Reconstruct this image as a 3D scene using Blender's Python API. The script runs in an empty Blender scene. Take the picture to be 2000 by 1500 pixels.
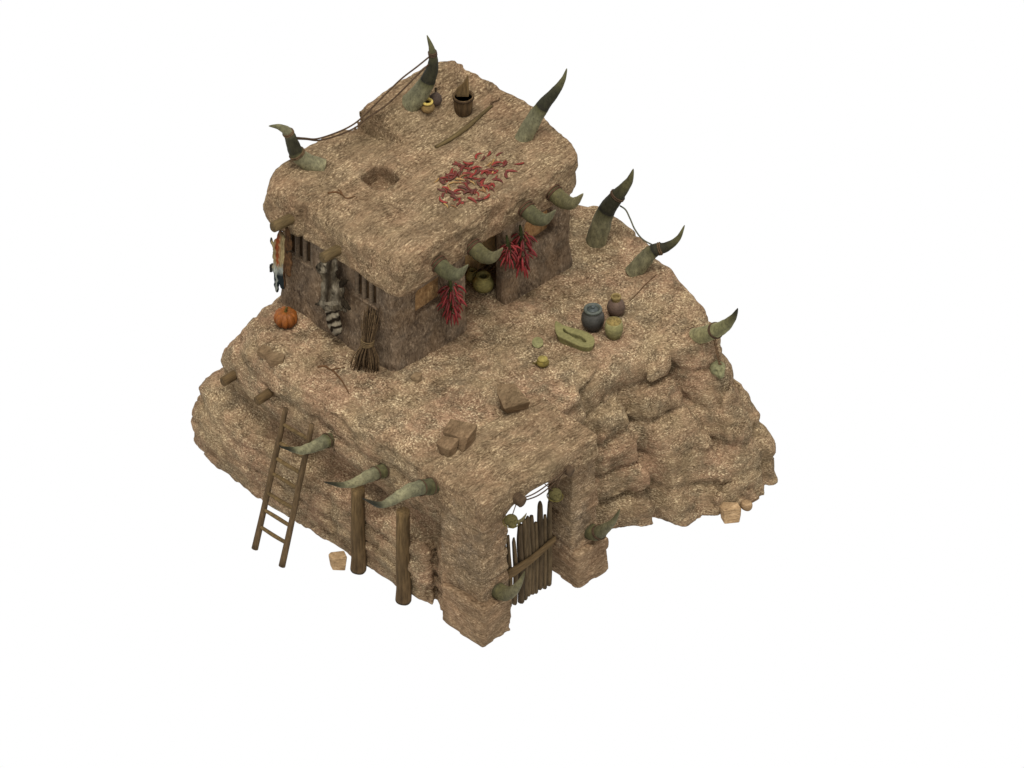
import bpy, math, random
import numpy as np
from mathutils import Vector, Matrix
from mathutils.bvhtree import BVHTree

random.seed(7)
scene = bpy.context.scene
COL = scene.collection

# ------------------------------------------------------------------ camera model
# isometric-like parallel view: 100 px of the 2000 px wide photograph = 1 m
SE = 0.625
CE = math.sqrt(1 - SE * SE)
C7 = math.sqrt(0.5)
FWD = Vector((C7 * CE, C7 * CE, -SE))


def DK(u, v):
    return (u - 945.0) / 100.0 / C7, (1267.0 - v) / 100.0


def P(u, v, Z=None, X=None, Y=None, S=None):
    """point of the place seen at photo position u, v lying on a known plane"""
    D, K = DK(u, v)
    a = SE * C7
    if Z is not None:
        S = (K - CE * Z) / a
        return Vector(((S + D) / 2, (S - D) / 2, Z))
    if Y is not None:
        X = D + Y
        return Vector((X, Y, (K - a * (X + Y)) / CE))
    if X is not None:
        Y = X - D
        return Vector((X, Y, (K - a * (X + Y)) / CE))
    return Vector(((S + D) / 2, (S - D) / 2, (K - a * S) / CE))


def px(p):
    """photo position of a point"""
    return 945 + 100 * C7 * (p[0] - p[1]), 1267 - 100 * (SE * C7 * (p[0] + p[1]) + CE * p[2])


# ------------------------------------------------------------------ noise
_rng = np.random.RandomState(11)
_TAB = _rng.rand(64, 64, 64).astype(np.float32) * 2 - 1


def vnoise(x, y, z):
    x, y, z = np.broadcast_arrays(x, y, z)
    xi = np.floor(x).astype(np.int32); yi = np.floor(y).astype(np.int32); zi = np.floor(z).astype(np.int32)
    fx = x - xi; fy = y - yi; fz = z - zi
    fx = fx * fx * (3 - 2 * fx); fy = fy * fy * (3 - 2 * fy); fz = fz * fz * (3 - 2 * fz)
    x0 = xi & 63; x1 = (xi + 1) & 63; y0 = yi & 63; y1 = (yi + 1) & 63; z0 = zi & 63; z1 = (zi + 1) & 63
    T = _TAB
    a = T[x0, y0, z0] * (1 - fx) + T[x1, y0, z0] * fx
    b = T[x0, y1, z0] * (1 - fx) + T[x1, y1, z0] * fx
    c = T[x0, y0, z1] * (1 - fx) + T[x1, y0, z1] * fx
    d = T[x0, y1, z1] * (1 - fx) + T[x1, y1, z1] * fx
    return (a * (1 - fy) + b * fy) * (1 - fz) + (c * (1 - fy) + d * fy) * fz


def fbm(x, y, z, o=3):
    s = 0; a = 1.0; f = 1.0
    for i in range(o):
        s = s + a * vnoise(x * f + 17.3 * i, y * f + 5.1 * i, z * f + 9.7 * i)
        a *= 0.5; f *= 2.03
    return s


def sstep(a, b, x):
    t = np.clip((x - a) / (b - a), 0, 1)
    return t * t * (3 - 2 * t)


def smax(a, b, k):
    h = np.clip(0.5 + 0.5 * (a - b) / k, 0, 1)
    return b * (1 - h) + a * h + k * h * (1 - h)


def smin(a, b, k):
    return -smax(-a, -b, k)


def sdbox(x, y, z, lo, hi, r=0.0):
    qx = np.abs(x - (lo[0] + hi[0]) / 2) - (hi[0] - lo[0]) / 2 + r
    qy = np.abs(y - (lo[1] + hi[1]) / 2) - (hi[1] - lo[1]) / 2 + r
    qz = np.abs(z - (lo[2] + hi[2]) / 2) - (hi[2] - lo[2]) / 2 + r
    out = np.sqrt(np.maximum(qx, 0) ** 2 + np.maximum(qy, 0) ** 2 + np.maximum(qz, 0) ** 2)
    return out + np.minimum(np.maximum(qx, np.maximum(qy, qz)), 0) - r


def crom(pts, n, closed=True):
    pts = np.array(pts, float)
    m = len(pts); out = []
    rng = range(m) if closed else range(m - 1)
    for i in rng:
        if closed:
            p0, p1, p2, p3 = pts[i - 1], pts[i], pts[(i + 1) % m], pts[(i + 2) % m]
        else:
            p0, p1, p2, p3 = pts[max(i - 1, 0)], pts[i], pts[i + 1], pts[min(i + 2, m - 1)]
        for k in range(n):
            t = k / n
            out.append(0.5 * ((2 * p1) + (-p0 + p2) * t + (2 * p0 - 5 * p1 + 4 * p2 - p3) * t * t + (-p0 + 3 * p1 - 3 * p2 + p3) * t ** 3))
    if not closed:
        out.append(pts[-1])
    return np.array(out)


def sdpoly(x, y, poly):
    """signed distance of 2-D points to a polygon, inside negative"""
    poly = np.array(poly, float)
    d = np.full(x.shape, 1e9); s = np.ones(x.shape)
    n = len(poly)
    for i in range(n):
        ax, ay = poly[i]; bx, by = poly[i - 1]
        ex, ey = bx - ax, by - ay
        wx, wy = x - ax, y - ay
        t = np.clip((wx * ex + wy * ey) / (ex * ex + ey * ey + 1e-12), 0, 1)
        d = np.minimum(d, (wx - ex * t) ** 2 + (wy - ey * t) ** 2)
        c1 = y >= ay; c2 = y < by; c3 = ex * wy > ey * wx
        flip = (c1 & c2 & c3) | (~c1 & ~c2 & ~c3)
        s = np.where(flip, -s, s)
    return s * np.sqrt(d)


def surface_nets(f, lo, hi, h):
    ns = [int(math.ceil((hi[i] - lo[i]) / h)) + 1 for i in range(3)]
    ax = [lo[i] + h * np.arange(ns[i]) for i in range(3)]
    X, Y, Z = np.meshgrid(*ax, indexing='ij')
    V = f(X, Y, Z).astype(np.float32)
    # close the volume at its border
    V[0] = np.maximum(V[0], h * .3); V[-1] = np.maximum(V[-1], h * .3); V[:, 0] = np.maximum(V[:, 0], h * .3); V[:, -1] = np.maximum(V[:, -1], h * .3)
    V[:, :, 0] = np.maximum(V[:, :, 0], h * .3); V[:, :, -1] = np.maximum(V[:, :, -1], h * .3)
    ins = V < 0
    cs = tuple(n - 1 for n in ns)
    acc = np.zeros(cs + (3,), np.float32); cnt = np.zeros(cs, np.float32)

    def sl(o):
        return tuple(slice(o[i], o[i] + cs[i]) for i in range(3))
    corners = [(i, j, k) for i in (0, 1) for j in (0, 1) for k in (0, 1)]
    for a in corners:
        for d in range(3):
            if a[d] == 0:
                b = list(a); b[d] = 1
                va = V[sl(a)]; vb = V[sl(b)]
                m = (va < 0) != (vb < 0)
                t = np.where(m, va / np.where(m, va - vb, 1), 0)
                for e in range(3):
                    acc[..., e] += np.where(m, a[e] + (t if e == d else 0), 0)
                cnt += m
    act = cnt > 0
    idx = np.full(cs, -1, np.int64); n = int(act.sum()); idx[act] = np.arange(n)
    cells = np.argwhere(act)
    verts = (cells + acc[act] / cnt[act][:, None]) * h + np.array(lo)
    faces = []
    for d in range(3):
        e, g = (d + 1) % 3, (d + 2) % 3
        sa = [slice(None)] * 3; sb = [slice(None)] * 3
        sa[d] = slice(0, ns[d] - 1); sb[d] = slice(1, ns[d])
        a = ins[tuple(sa)]; b = ins[tuple(sb)]
        ch = np.argwhere(a != b)
        ok = (ch[:, e] > 0) & (ch[:, g] > 0) & (ch[:, e] < ns[e] - 1) & (ch[:, g] < ns[g] - 1)
        ch = ch[ok]
        if not len(ch):
            continue
        sgn = a[tuple(ch.T)]

        def cell(oe, og):
            q = ch.copy(); q[:, e] += oe; q[:, g] += og
            return idx[tuple(q.T)]
        q = np.stack([cell(-1, -1), cell(0, -1), cell(0, 0), cell(-1, 0)], 1)
        q[~sgn] = q[~sgn][:, ::-1]
        faces.append(q)
    return verts, np.concatenate(faces)


# ------------------------------------------------------------------ object helpers
def tag(o, label=None, cat=None, group=None, kind=None):
    if label: o['label'] = label
    if cat: o['category'] = cat
    if group: o['group'] = group
    if kind: o['kind'] = kind
    return o


def thing(name, label, cat, loc, group=None):
    o = bpy.data.objects.new(name, None)
    o.empty_display_size = 0.2
    COL.objects.link(o); o.location = loc
    return tag(o, label, cat, group)


def root_loc(o):
    while o.parent is not None:
        o = o.parent
    return Vector(o.location)


def link_mesh(name, me, mat, parent=None, loc=None):
    o = bpy.data.objects.new(name, me)
    if mat is not None and not me.materials:
        me.materials.append(mat)
    COL.objects.link(o)
    if parent is not None:
        o.parent = parent
    if loc is not None:
        o.location = loc
    return o


def np_mesh(name, verts, faces, mat, parent=None, loc=None, smooth=True, colors=None):
    """mesh from world-space arrays; stored relative to its thing's base"""
    off = root_loc(parent) if parent is not None else (Vector(loc) if loc is not None else Vector((0, 0, 0)))
    me = bpy.data.meshes.new(name)
    v = np.asarray(verts, float) - np.array(off)
    me.from_pydata(v.tolist(), [], [list(map(int, f)) for f in faces])
    if smooth:
        me.polygons.foreach_set('use_smooth', [True] * len(me.polygons))
    if colors is not None:
        at = me.color_attributes.new('Col', 'FLOAT_COLOR', 'POINT')
        c = np.ones((len(v), 4), np.float32); c[:, :3] = np.asarray(colors)
        at.data.foreach_set('color', c.ravel())
    me.update()
    return link_mesh(name, me, mat, parent, None if parent is not None else loc)


class MB:
    """collects shapes for ONE mesh object"""
    def __init__(self):
        self.v = []; self.f = []; self.c = []

    def add(self, vs, fs, cs):
        o = len(self.v)
        self.v += [tuple(p) for p in vs]
        self.f += [[i + o for i in q] for q in fs]
        self.c += cs if isinstance(cs, list) else [cs] * len(vs)
        return self

    def tube(self, path, radii, col, n=12, cap=True, sub=4, flat=1.0, ripple=0.0, rings=0.0):
        """col: a colour or a function of t in 0..1"""
        pts = crom([tuple(p) for p in path], sub, False) if sub > 1 and len(path) > 2 else np.array([tuple(p) for p in path])
        m = len(pts)
        tt = np.linspace(0, 1, len(radii)); rr = np.interp(np.linspace(0, 1, m), tt, radii)
        tan = np.gradient(pts, axis=0); tan /= np.linalg.norm(tan, axis=1)[:, None] + 1e-9
        a = np.array((0, 0, 1.0)) if abs(tan[0][2]) < .9 else np.array((1.0, 0, 0))
        nrm = np.cross(tan[0], a); nrm /= np.linalg.norm(nrm)
        vs = []; cs = []; fs = []
        for i in range(m):
            nrm = nrm - tan[i] * nrm.dot(tan[i]); nrm /= np.linalg.norm(nrm)
            bi = np.cross(tan[i], nrm)
            for k in range(n):
                an = 2 * math.pi * k / n
                r = rr[i] * (1 + ripple * math.sin(an * 3 + i * .7) + ripple * .6 * math.sin(an * 5 - i * .4) + rings * math.sin(i * 2.1 + .4 * math.sin(an)) * (.5 + .5 * math.sin(i * .9)))
                vs.append(pts[i] + r * (math.cos(an) * nrm + flat * math.sin(an) * bi))
                cs.append(tuple(col(i / (m - 1))) if callable(col) else tuple(col))
        for i in range(m - 1):
            for k in range(n):
                fs.append([i * n + k, i * n + (k + 1) % n, (i + 1) * n + (k + 1) % n, (i + 1) * n + k])
        if cap:
            fs.append(list(range(n))[::-1]); fs.append([(m - 1) * n + k for k in range(n)])
        return self.add(vs, fs, cs)

    def lathe(self, c, prof, col, n=28, ax=None, ribs=0, ribamp=0.0):
        """prof: (radius, height) pairs bottom to top about point c; ax turns the axis"""
        q = Vector((0, 0, 1)).rotation_difference(Vector(ax)) if ax is not None else None
        vs = []; cs = []; fs = []; m = len(prof)
        for i, (r, z) in enumerate(prof):
            for k in range(n):
                a = 2 * math.pi * k / n
                rr = r * (1 - ribamp * (1 - abs(math.sin(a * ribs / 2))) ** 2) if ribs else r
                p = Vector((rr * math.cos(a), rr * math.sin(a), z))
                if q: p = q @ p
                vs.append(Vector(c) + p)
                cs.append(tuple(col(i / (m - 1))) if callable(col) else tuple(col))
        for i in range(m - 1):
            for k in range(n):
                fs.append([i * n + k, i * n + (k + 1) % n, (i + 1) * n + (k + 1) % n, (i + 1) * n + k])
        fs.append(list(range(n))[::-1]); fs.append([(m - 1) * n + k for k in range(n)])
        return self.add(vs, fs, cs)

    def build(self, name, mat, parent=None, loc=None, smooth=True):
        return np_mesh(name, self.v, self.f, mat, parent, loc, smooth, self.c)


def lin(r, g, b, k=0.85):
    f = lambda c: (c / 255 / 12.92) if c / 255 <= .04045 else ((c / 255 + .055) / 1.055) ** 2.4
    return (f(r) * k, f(g) * k, f(b) * k)


# ------------------------------------------------------------------ materials
def base_mat(name, rough=0.95, spec=0.12):
    m = bpy.data.materials.new(name); m.use_nodes = True
    nt = m.node_tree; b = nt.nodes['Principled BSDF']
    b.inputs['Roughness'].default_value = rough
    b.inputs['Specular IOR Level'].default_value = spec
    return m, nt, b


def nd(nt, typ, **kw):
    n = nt.nodes.new(typ)
    for k, v in kw.items():
        setattr(n, k, v)
    return n


def noise_node(nt, vec, scale, detail=4, rough=.6, dist=0.0):
    n = nd(nt, 'ShaderNodeTexNoise')
    n.inputs['Scale'].default_value = scale; n.inputs['Detail'].default_value = detail
    n.inputs['Roughness'].default_value = rough; n.inputs['Distortion'].default_value = dist
    nt.links.new(vec, n.inputs['Vector'])
    return n.outputs['Fac']


def ramp(nt, fac, stops):
    r = nd(nt, 'ShaderNodeValToRGB')
    el = r.color_ramp.elements
    while len(el) < len(stops): el.new(.5)
    for e, (p, c) in zip(el, stops):
        e.position = p; e.color = (*c, 1)
    nt.links.new(fac, r.inputs['Fac'])
    return r.outputs['Color']


def mixc(nt, fac, a, b, mode='MIX'):
    m = nd(nt, 'ShaderNodeMix', data_type='RGBA', blend_type=mode)
    for sock, val in ((m.inputs[0], fac), (m.inputs[6], a), (m.inputs[7], b)):
        if hasattr(val, 'is_output') or isinstance(val, bpy.types.NodeSocket): nt.links.new(val, sock)
        elif isinstance(val, tuple): sock.default_value = (*val, 1)
        else: sock.default_value = val
    return m.outputs[2]


def rock_mat(name, dark, mid, warm, cream, stretch=(1, 1, 1), rot=(0, 0, 0), fine=20.0, contrast=1.0, bump=.5, grey=None):
    """grainy sandstone: streaky grain, cream flecks, dark pits, large warm and grey patches"""
    m, nt, b = base_mat(name, 1.0, .05)
    tc = nd(nt, 'ShaderNodeTexCoord')
    geo = nd(nt, 'ShaderNodeNewGeometry')
    mp = nd(nt, 'ShaderNodeMapping'); mp.inputs['Scale'].default_value = stretch; mp.inputs['Rotation'].default_value = rot
    nt.links.new(geo.outputs['Position'], mp.inputs['Vector'])
    # swirl the grain direction a little
    wn = nd(nt, 'ShaderNodeTexNoise'); wn.inputs['Scale'].default_value = 1.4; wn.inputs['Detail'].default_value = 2
    nt.links.new(geo.outputs['Position'], wn.inputs['Vector'])
    sub = nd(nt, 'ShaderNodeVectorMath', operation='SUBTRACT'); sub.inputs[1].default_value = (.5, .5, .5)
    nt.links.new(wn.outputs['Color'], sub.inputs[0])
    sc = nd(nt, 'ShaderNodeVectorMath', operation='SCALE'); sc.inputs['Scale'].default_value = .22
    nt.links.new(sub.outputs[0], sc.inputs[0])
    add = nd(nt, 'ShaderNodeVectorMath', operation='ADD')
    nt.links.new(mp.outputs[0], add.inputs[0]); nt.links.new(sc.outputs[0], add.inputs[1])
    vec = add.outputs[0]
    f1 = noise_node(nt, vec, fine, 4, .72)
    f2 = noise_node(nt, vec, fine * .3, 4, .65)
    big = noise_node(nt, geo.outputs['Position'], 1.0, 4, .6)
    pat = noise_node(nt, geo.outputs['Position'], 2.3, 4, .65)
    midc = ramp(nt, big, [(.38, mid), (.62, warm)])
    if grey is not None:
        midc = mixc(nt, ramp(nt, pat, [(.46, (0, 0, 0)), (.66, (1, 1, 1))]), midc, grey)
    w = .115 / contrast
    dk = ramp(nt, f1, [(.5 - w * 1.5, (1, 1, 1)), (.5 - w * .1, (0, 0, 0))])
    dpatch = ramp(nt, noise_node(nt, vec, 2.1, 5, .7), [(.36, (1, 1, 1)), (.64, (.3, .3, .3))])
    c1 = mixc(nt, mixc(nt, 1.0, dk, dpatch, 'MULTIPLY'), midc, dark)
    cm = ramp(nt, f1, [(.5 + w * .2, (0, 0, 0)), (.5 + w * 1.7, (1, 1, 1))])
    patch = ramp(nt, noise_node(nt, vec, 3.0, 5, .7), [(.40, (.22, .22, .22)), (.64, (1, 1, 1))])
    cmf = mixc(nt, 1.0, cm, patch, 'MULTIPLY')
    c2 = mixc(nt, cmf, c1, cream)
    soft = ramp(nt, f2, [(.32, (.78, .77, .75)), (.68, (1.18, 1.18, 1.18))])
    c3 = mixc(nt, 1.0, c2, soft, 'MULTIPLY')
    # long weathering streaks and drier, paler areas
    sm = nd(nt, 'ShaderNodeMapping'); sm.inputs['Scale'].default_value = tuple((2.1 if a > 1.05 else .8) * a for a in stretch); sm.inputs['Rotation'].default_value = rot
    nt.links.new(add.outputs[0], sm.inputs['Vector'])
    st_ = noise_node(nt, sm.outputs[0], 5.5, 5, .7)
    c3 = mixc(nt, 1.0, c3, ramp(nt, st_, [(.32, (.66, .63, .60)), (.5, (1, 1, 1)), (.68, (1.26, 1.25, 1.22))]), 'MULTIPLY')
    bl = noise_node(nt, geo.outputs['Position'], 1.7, 5, .6)
    c3 = mixc(nt, 1.0, c3, ramp(nt, bl, [(.34, (.78, .76, .74)), (.66, (1.18, 1.18, 1.17))]), 'MULTIPLY')
    hs = nd(nt, 'ShaderNodeHueSaturation'); hs.inputs['Saturation'].default_value = 1.02; hs.inputs['Hue'].default_value = .5015; hs.inputs['Value'].default_value = .965; nt.links.new(c3, hs.inputs['Color']); c3 = hs.outputs['Color']
    nt.links.new(c3, b.inputs['Base Color'])
    hm = nd(nt, 'ShaderNodeMath', operation='MULTIPLY_ADD'); hm.inputs[1].default_value = .35
    nt.links.new(f1, hm.inputs[0]); nt.links.new(f2, hm.inputs[2])
    bp = nd(nt, 'ShaderNodeBump'); bp.inputs['Strength'].default_value = bump; bp.inputs['Distance'].default_value = .05
    nt.links.new(hm.outputs[0], bp.inputs['Height']); nt.links.new(bp.outputs[0], b.inputs['Normal'])
    return m


def tint_mat(name, scale=18.0, stretch=(1, 1, 1), amt=.35, rough=.8, spec=.2, bump=.25, speck=0.0):
    """the mesh's own colours with mottling and a fine relief"""
    m, nt, b = base_mat(name, rough, spec)
    at = nd(nt, 'ShaderNodeVertexColor', layer_name='Col')
    tc = nd(nt, 'ShaderNodeTexCoord')
    mp = nd(nt, 'ShaderNodeMapping'); mp.inputs['Scale'].default_value = stretch
    nt.links.new(tc.outputs['Object'], mp.inputs['Vector'])
    f = noise_node(nt, mp.outputs[0], scale, 4, .65)
    f2 = noise_node(nt, mp.outputs[0], scale * .22, 3, .6)
    c = mixc(nt, 1.0, at.outputs['Color'], ramp(nt, f, [(.3, (1 - amt,) * 3), (.7, (1 + amt,) * 3)]), 'MULTIPLY')
    c = mixc(nt, 1.0, c, ramp(nt, f2, [(.32, (1 - amt * .7,) * 3), (.68, (1 + amt * .6, 1 + amt * .55, 1 + amt * .4))]), 'MULTIPLY')
    if speck:
        f3 = noise_node(nt, mp.outputs[0], scale * 3, 2, .6)
        c = mixc(nt, ramp(nt, f3, [(.56, (0, 0, 0)), (.66, (speck,) * 3)]), c, (.04, .03, .02))
    nt.links.new(c, b.inputs['Base Color'])
    bp = nd(nt, 'ShaderNodeBump'); bp.inputs['Strength'].default_value = bump; bp.inputs['Distance'].default_value = .015
    nt.links.new(f, bp.inputs['Height']); nt.links.new(bp.outputs[0], b.inputs['Normal'])
    return m


KR = .74
M_MOUND = rock_mat('mound_sandstone', lin(56, 41, 28, KR), lin(152, 130, 102, KR), lin(160, 129, 104, KR), lin(240, 219, 180, KR + .15),
                   (.85, .85, 2.1), fine=29, contrast=1.15, bump=.7, grey=lin(124, 107, 86, KR))
M_ROOF = rock_mat('roof_sandstone', lin(72, 53, 37, KR), lin(142, 122, 96, KR), lin(147, 120, 95, KR), lin(222, 198, 160, KR + .05),
                  (.6, 1.15, 1.2), fine=27, contrast=1.15, bump=.55, grey=lin(126, 107, 85, KR))
M_WALL = rock_mat('adobe_wall', lin(76, 62, 50, KR), lin(126, 108, 90, KR), lin(132, 110, 88, KR), lin(188, 166, 140, KR),
                  (1, 1, .55), rot=(.5, .4, 0), fine=22, contrast=1.1, bump=.5, grey=lin(110, 96, 82, KR))
M_GATE = rock_mat('gate_stone', lin(76, 58, 42, KR), lin(141, 121, 96, KR), lin(146, 119, 94, KR), lin(214, 190, 158, KR),
                  (1, 1, 1.7), rot=(0, .25, .1), fine=24, contrast=1.2, bump=.6, grey=lin(122, 106, 88, KR))
M_BLOCK = rock_mat('block_stone', lin(76, 58, 42, KR), lin(143, 121, 96, KR), lin(147, 120, 95, KR), lin(206, 182, 150, KR),
                   (.8, .8, 2.2), fine=20, contrast=1.15, bump=.6)
M_STONE = rock_mat('loose_stone', lin(80, 64, 48, KR), lin(126, 106, 82, KR), lin(130, 106, 82, KR), lin(158, 136, 106, KR),
                   (.5, 1.3, 2.6), fine=20, contrast=.7, bump=.3)
M_PALE = rock_mat('ground_stone', lin(110, 86, 63, KR), lin(172, 144, 112, KR), lin(172, 142, 108, KR), lin(208, 180, 146, KR),
                  (.8, .8, 2.0), fine=20, contrast=1.0, bump=.5)
M_PLASTER = rock_mat('orange_plaster', lin(104, 78, 52, KR), lin(150, 119, 84, KR), lin(158, 119, 82, KR), lin(204, 168, 122, KR + .1),
                     (1, 1, .7), fine=16, contrast=1.0, bump=.3)
M_ROOM_BRIGHT = rock_mat('doorway_plaster_brightened', lin(190, 152, 104, .9), lin(222, 184, 130, .9), lin(226, 182, 126, .9), lin(240, 208, 160, .9),
                  (1, 1, .7), fine=16, contrast=1.0, bump=.3)  # orange plaster with its colour raised to stand in for light in the doorway
M_RECESS_SHADE = rock_mat('recess_shade', lin(46, 36, 26), lin(70, 55, 40), lin(74, 57, 40), lin(90, 72, 54), fine=12, contrast=.6, bump=.2)  # dark colour stands in for the shade inside the window openings
M_HORN = tint_mat('horn', 13, (1, 1, .6), .36, .75, .2, .45, speck=.55)
M_WOOD = tint_mat('weathered_wood', 22, (1, 1, .14), .42, .9, .1, .6)
M_WOODX = tint_mat('weathered_wood_across', 22, (.14, 1, 1), .38, .9, .1, .5)
M_CLAY = tint_mat('clay', 16, (1, 1, 1.8), .32, .75, .2, .25)
M_IRON = tint_mat('dark_glaze', 14, (1, 1, 2.2), .36, .5, .35, .15)
M_ROPE = tint_mat('rope', 60, (1, 1, 1), .4, .95, .05, .6)
M_CHILI = tint_mat('chili_skin', 30, (1, 1, 1), .3, .5, .3, .1)
M_FUR = tint_mat('fur', 42, (1, 1, .22), .5, 1.0, .03, .8)
M_PUMP = tint_mat('pumpkin_skin', 20, (1, 1, .5), .34, .6, .25, .2)
M_GRAIN = tint_mat('grain_fill', 70, (1, 1, 1), .6, .95, .05, .9)
M_SKULL = tint_mat('bone', 20, (1, 1, 1), .3, .85, .1, .4)
M_TROUGH = tint_mat('carved_stone', 20, (1, 1, 1), .2, .95, .05, .3)

# ------------------------------------------------------------------ the rock mound
R0 = [(3.0, 1.05), (4.36, .88), (5.0, .46), (5.44, -.1), (5.9, -.14), (6.45, -.44), (7.3, -.52), (7.8, -.26), (7.98, .7), (8.5, 2.5), (8.8, 4.5), (8.8, 5.8),
      (8.3, 7.2), (6.5, 8.6), (4.0, 9.0), (2.2, 8.9)]
RT = [(3.3, 1.2), (4.2, 1.3), (5.0, 1.38), (5.65, 1.38), (6.3, 1.22), (6.95, 1.02), (7.3, 1.0), (7.5, 1.35), (7.75, 1.9), (8.15, 3.2), (8.42, 4.6), (8.4, 5.3),
      (8.0, 5.85), (6.5, 7.2), (4.0, 7.65), (1.9, 7.65)]
LV = [(0.0, 0.0, [(1.0, 8.75), (.4, 8.35), (.2, 7), (.2, 5), (.19, 3), (.2, 1.74), (.45, 1.78), (.42, 1.2)]),
      (.65, .07, [(.8, 8.65), (.25, 8.25), (.08, 7), (.06, 5), (.06, 3), (.02, 1.70), (.45, 1.76), (.42, 1.2)]),
      (1.35, .24, [(.8, 8.55), (.4, 8.15), (.14, 7), (.10, 5), (.10, 3), (.08, 1.74), (.45, 1.78), (.42, 1.2)]),
      (1.70, .40, [(1.1, 8.2), (.85, 7.8), (.70, 7), (.64, 5), (.60, 3), (.54, 1.6), (.62, 1.4), (.8, 1.2)]),
      (2.4, .70, [(.95, 8.05), (.58, 7.7), (.24, 6.8), (.2, 5), (.22, 3), (.24, 1.5), (.3, 1.3), (.8, 1.2)]),
      (3.5, 1.0, [(1.2, 7.5), (.75, 7.1), (.38, 6.3), (.25, 5), (.2, 3), (.25, 1.5), (.3, 1.3), (.8, 1.2)])]
H_TOP = 3.4


def mound_sdf(X, Y, Z):
    x2, y2 = X[:, :, 0], Y[:, :, 0]
    z1 = Z[0, 0, :]
    maps = []
    for zl, f, L in LV:
        pts = [((1 - f) * a[0] + f * b[0], (1 - f) * a[1] + f * b[1]) for a, b in zip(R0, RT)] + L
        maps.append(sdpoly(x2, y2, crom(pts, 5)))
    zs = [l[0] for l in LV]
    d = np.empty(X.shape, np.float32)
    for k, z in enumerate(z1):
        zc = min(max(z, 0), 3.499)
        i = max(j for j in range(len(zs) - 1) if zs[j] <= zc)
        t = (zc - zs[i]) / (zs[i + 1] - zs[i]); t = t * t * (3 - 2 * t) if i in (1, 2) else t
        d[:, :, k] = maps[i] * (1 - t) + maps[i + 1] * t
    # strata: rounded beds that sag and rise along the cliff, broken by upright creases
    right = sstep(2.2, 3.6, X)
    wob = .17 * vnoise(X * .55, Y * .55, Z * 0) + .10 * vnoise(X * 1.3 + 7, Y * 1.3, Z * .3)
    ph = (Z + wob - .03 * (X - 5) * right) * (2 * math.pi / .66)
    bed = 1 - np.abs(np.sin(ph * .5)) ** .5
    low = sstep(.05, .45, Z)
    d = d + right * .24 * (bed - .22) * low * (.6 + .8 * np.clip(.5 + vnoise(X * .9 + 31, Y * .9, Z * .7), 0, 1))
    ph2 = (Z + .55 * wob) * (2 * math.pi / .40)
    d = d + (1 - right) * .085 * ((1 - np.abs(np.sin(ph2 * .5)) ** .5) - .2) * (.5 + np.clip(.5 + vnoise(X * 1.1 + 11, Y * .7, Z * .9), 0, 1))
    # upright clefts between buttresses
    cr = np.abs(vnoise(X * 1.25 + 3, Y * 1.25 + 9, Z * .3))
    d = d + right * .14 * (1 - sstep(0, .2, cr)) * sstep(-.2, .7, Z)
    cx = .10 * vnoise(X * 0, Y * 0 + 4, Z * 1.1)
    front = sstep(2.2, 1.6, Y)
    d = d + front * (.26 * np.exp(-((X - 5.22 - cx) / .13) ** 2) * sstep(3.2, 2.4, Z) + .26 * np.exp(-((X - 6.75 - cx + .12 * Z) / .16) ** 2) * sstep(.5, 1.2, Z) * sstep(3.3, 2.7, Z)
                     + .16 * np.exp(-((X - 4.2 + cx) / .10) ** 2) + .16 * np.exp(-((X - 7.45 + cx) / .12) ** 2) * sstep(2.4, 1.2, Z))
    cr2 = np.abs(vnoise(X * 2.6 + 13, Y * 1.5 + 2, Z * .8))
    d = d + .06 * (1 - sstep(0, .16, cr2))
    d = d - .15 * fbm(X * .85, Y * .85, Z * .9, 2) * (.42 + .4 * right) * sstep(-.3, .6, Z) - .04 * fbm(X * 3.1, Y * 3.1, Z * 4.6, 2)
    d = d - .035 * (np.abs(fbm(X * 4.5 + 8, Y * 4.5, Z * 8, 2)) - .3)
    top = H_TOP + .05 * fbm(X * 1.0 + 4, Y * 1.0, Z * 0, 2) - .06 * sstep(5.8, 7.6, X) - .10 * sstep(1.2, .3, X)
    d = smax(d, Z - top - .02 * fbm(X * 5, Y * 5, Z * 5, 2) - .012 * fbm(X * 11, Y * 11, Z * 11, 1), .24)
    d = np.maximum(d, -Z + .0)
    # the passage behind the gate
    cav = sdpoly(x2, y2, [(.70, -1), (2.72, -1), (2.72, .95), (5.0, 3.2), (5.0, 3.7), (.72, 3.7)])[:, :, None]
    cav = np.maximum(np.broadcast_to(cav, X.shape), Z - 2.75)
    return smax(d, -cav, .1)


mv, mf = surface_nets(mound_sdf, (-.6, -1.0, -.12), (9.3, 9.4, 3.75), .047)
mound = np_mesh('rocky_hill', mv, mf, M_MOUND)
tag(mound, kind='structure')

# ------------------------------------------------------------------ the house
WX0, WX1, WY0, WY1 = 1.87, 6.77, 4.33, 7.5
house = thing('adobe_house', 'flat roofed brown adobe house standing on top of the rock mound', 'house', (WX0, WY0, H_TOP))


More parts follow.
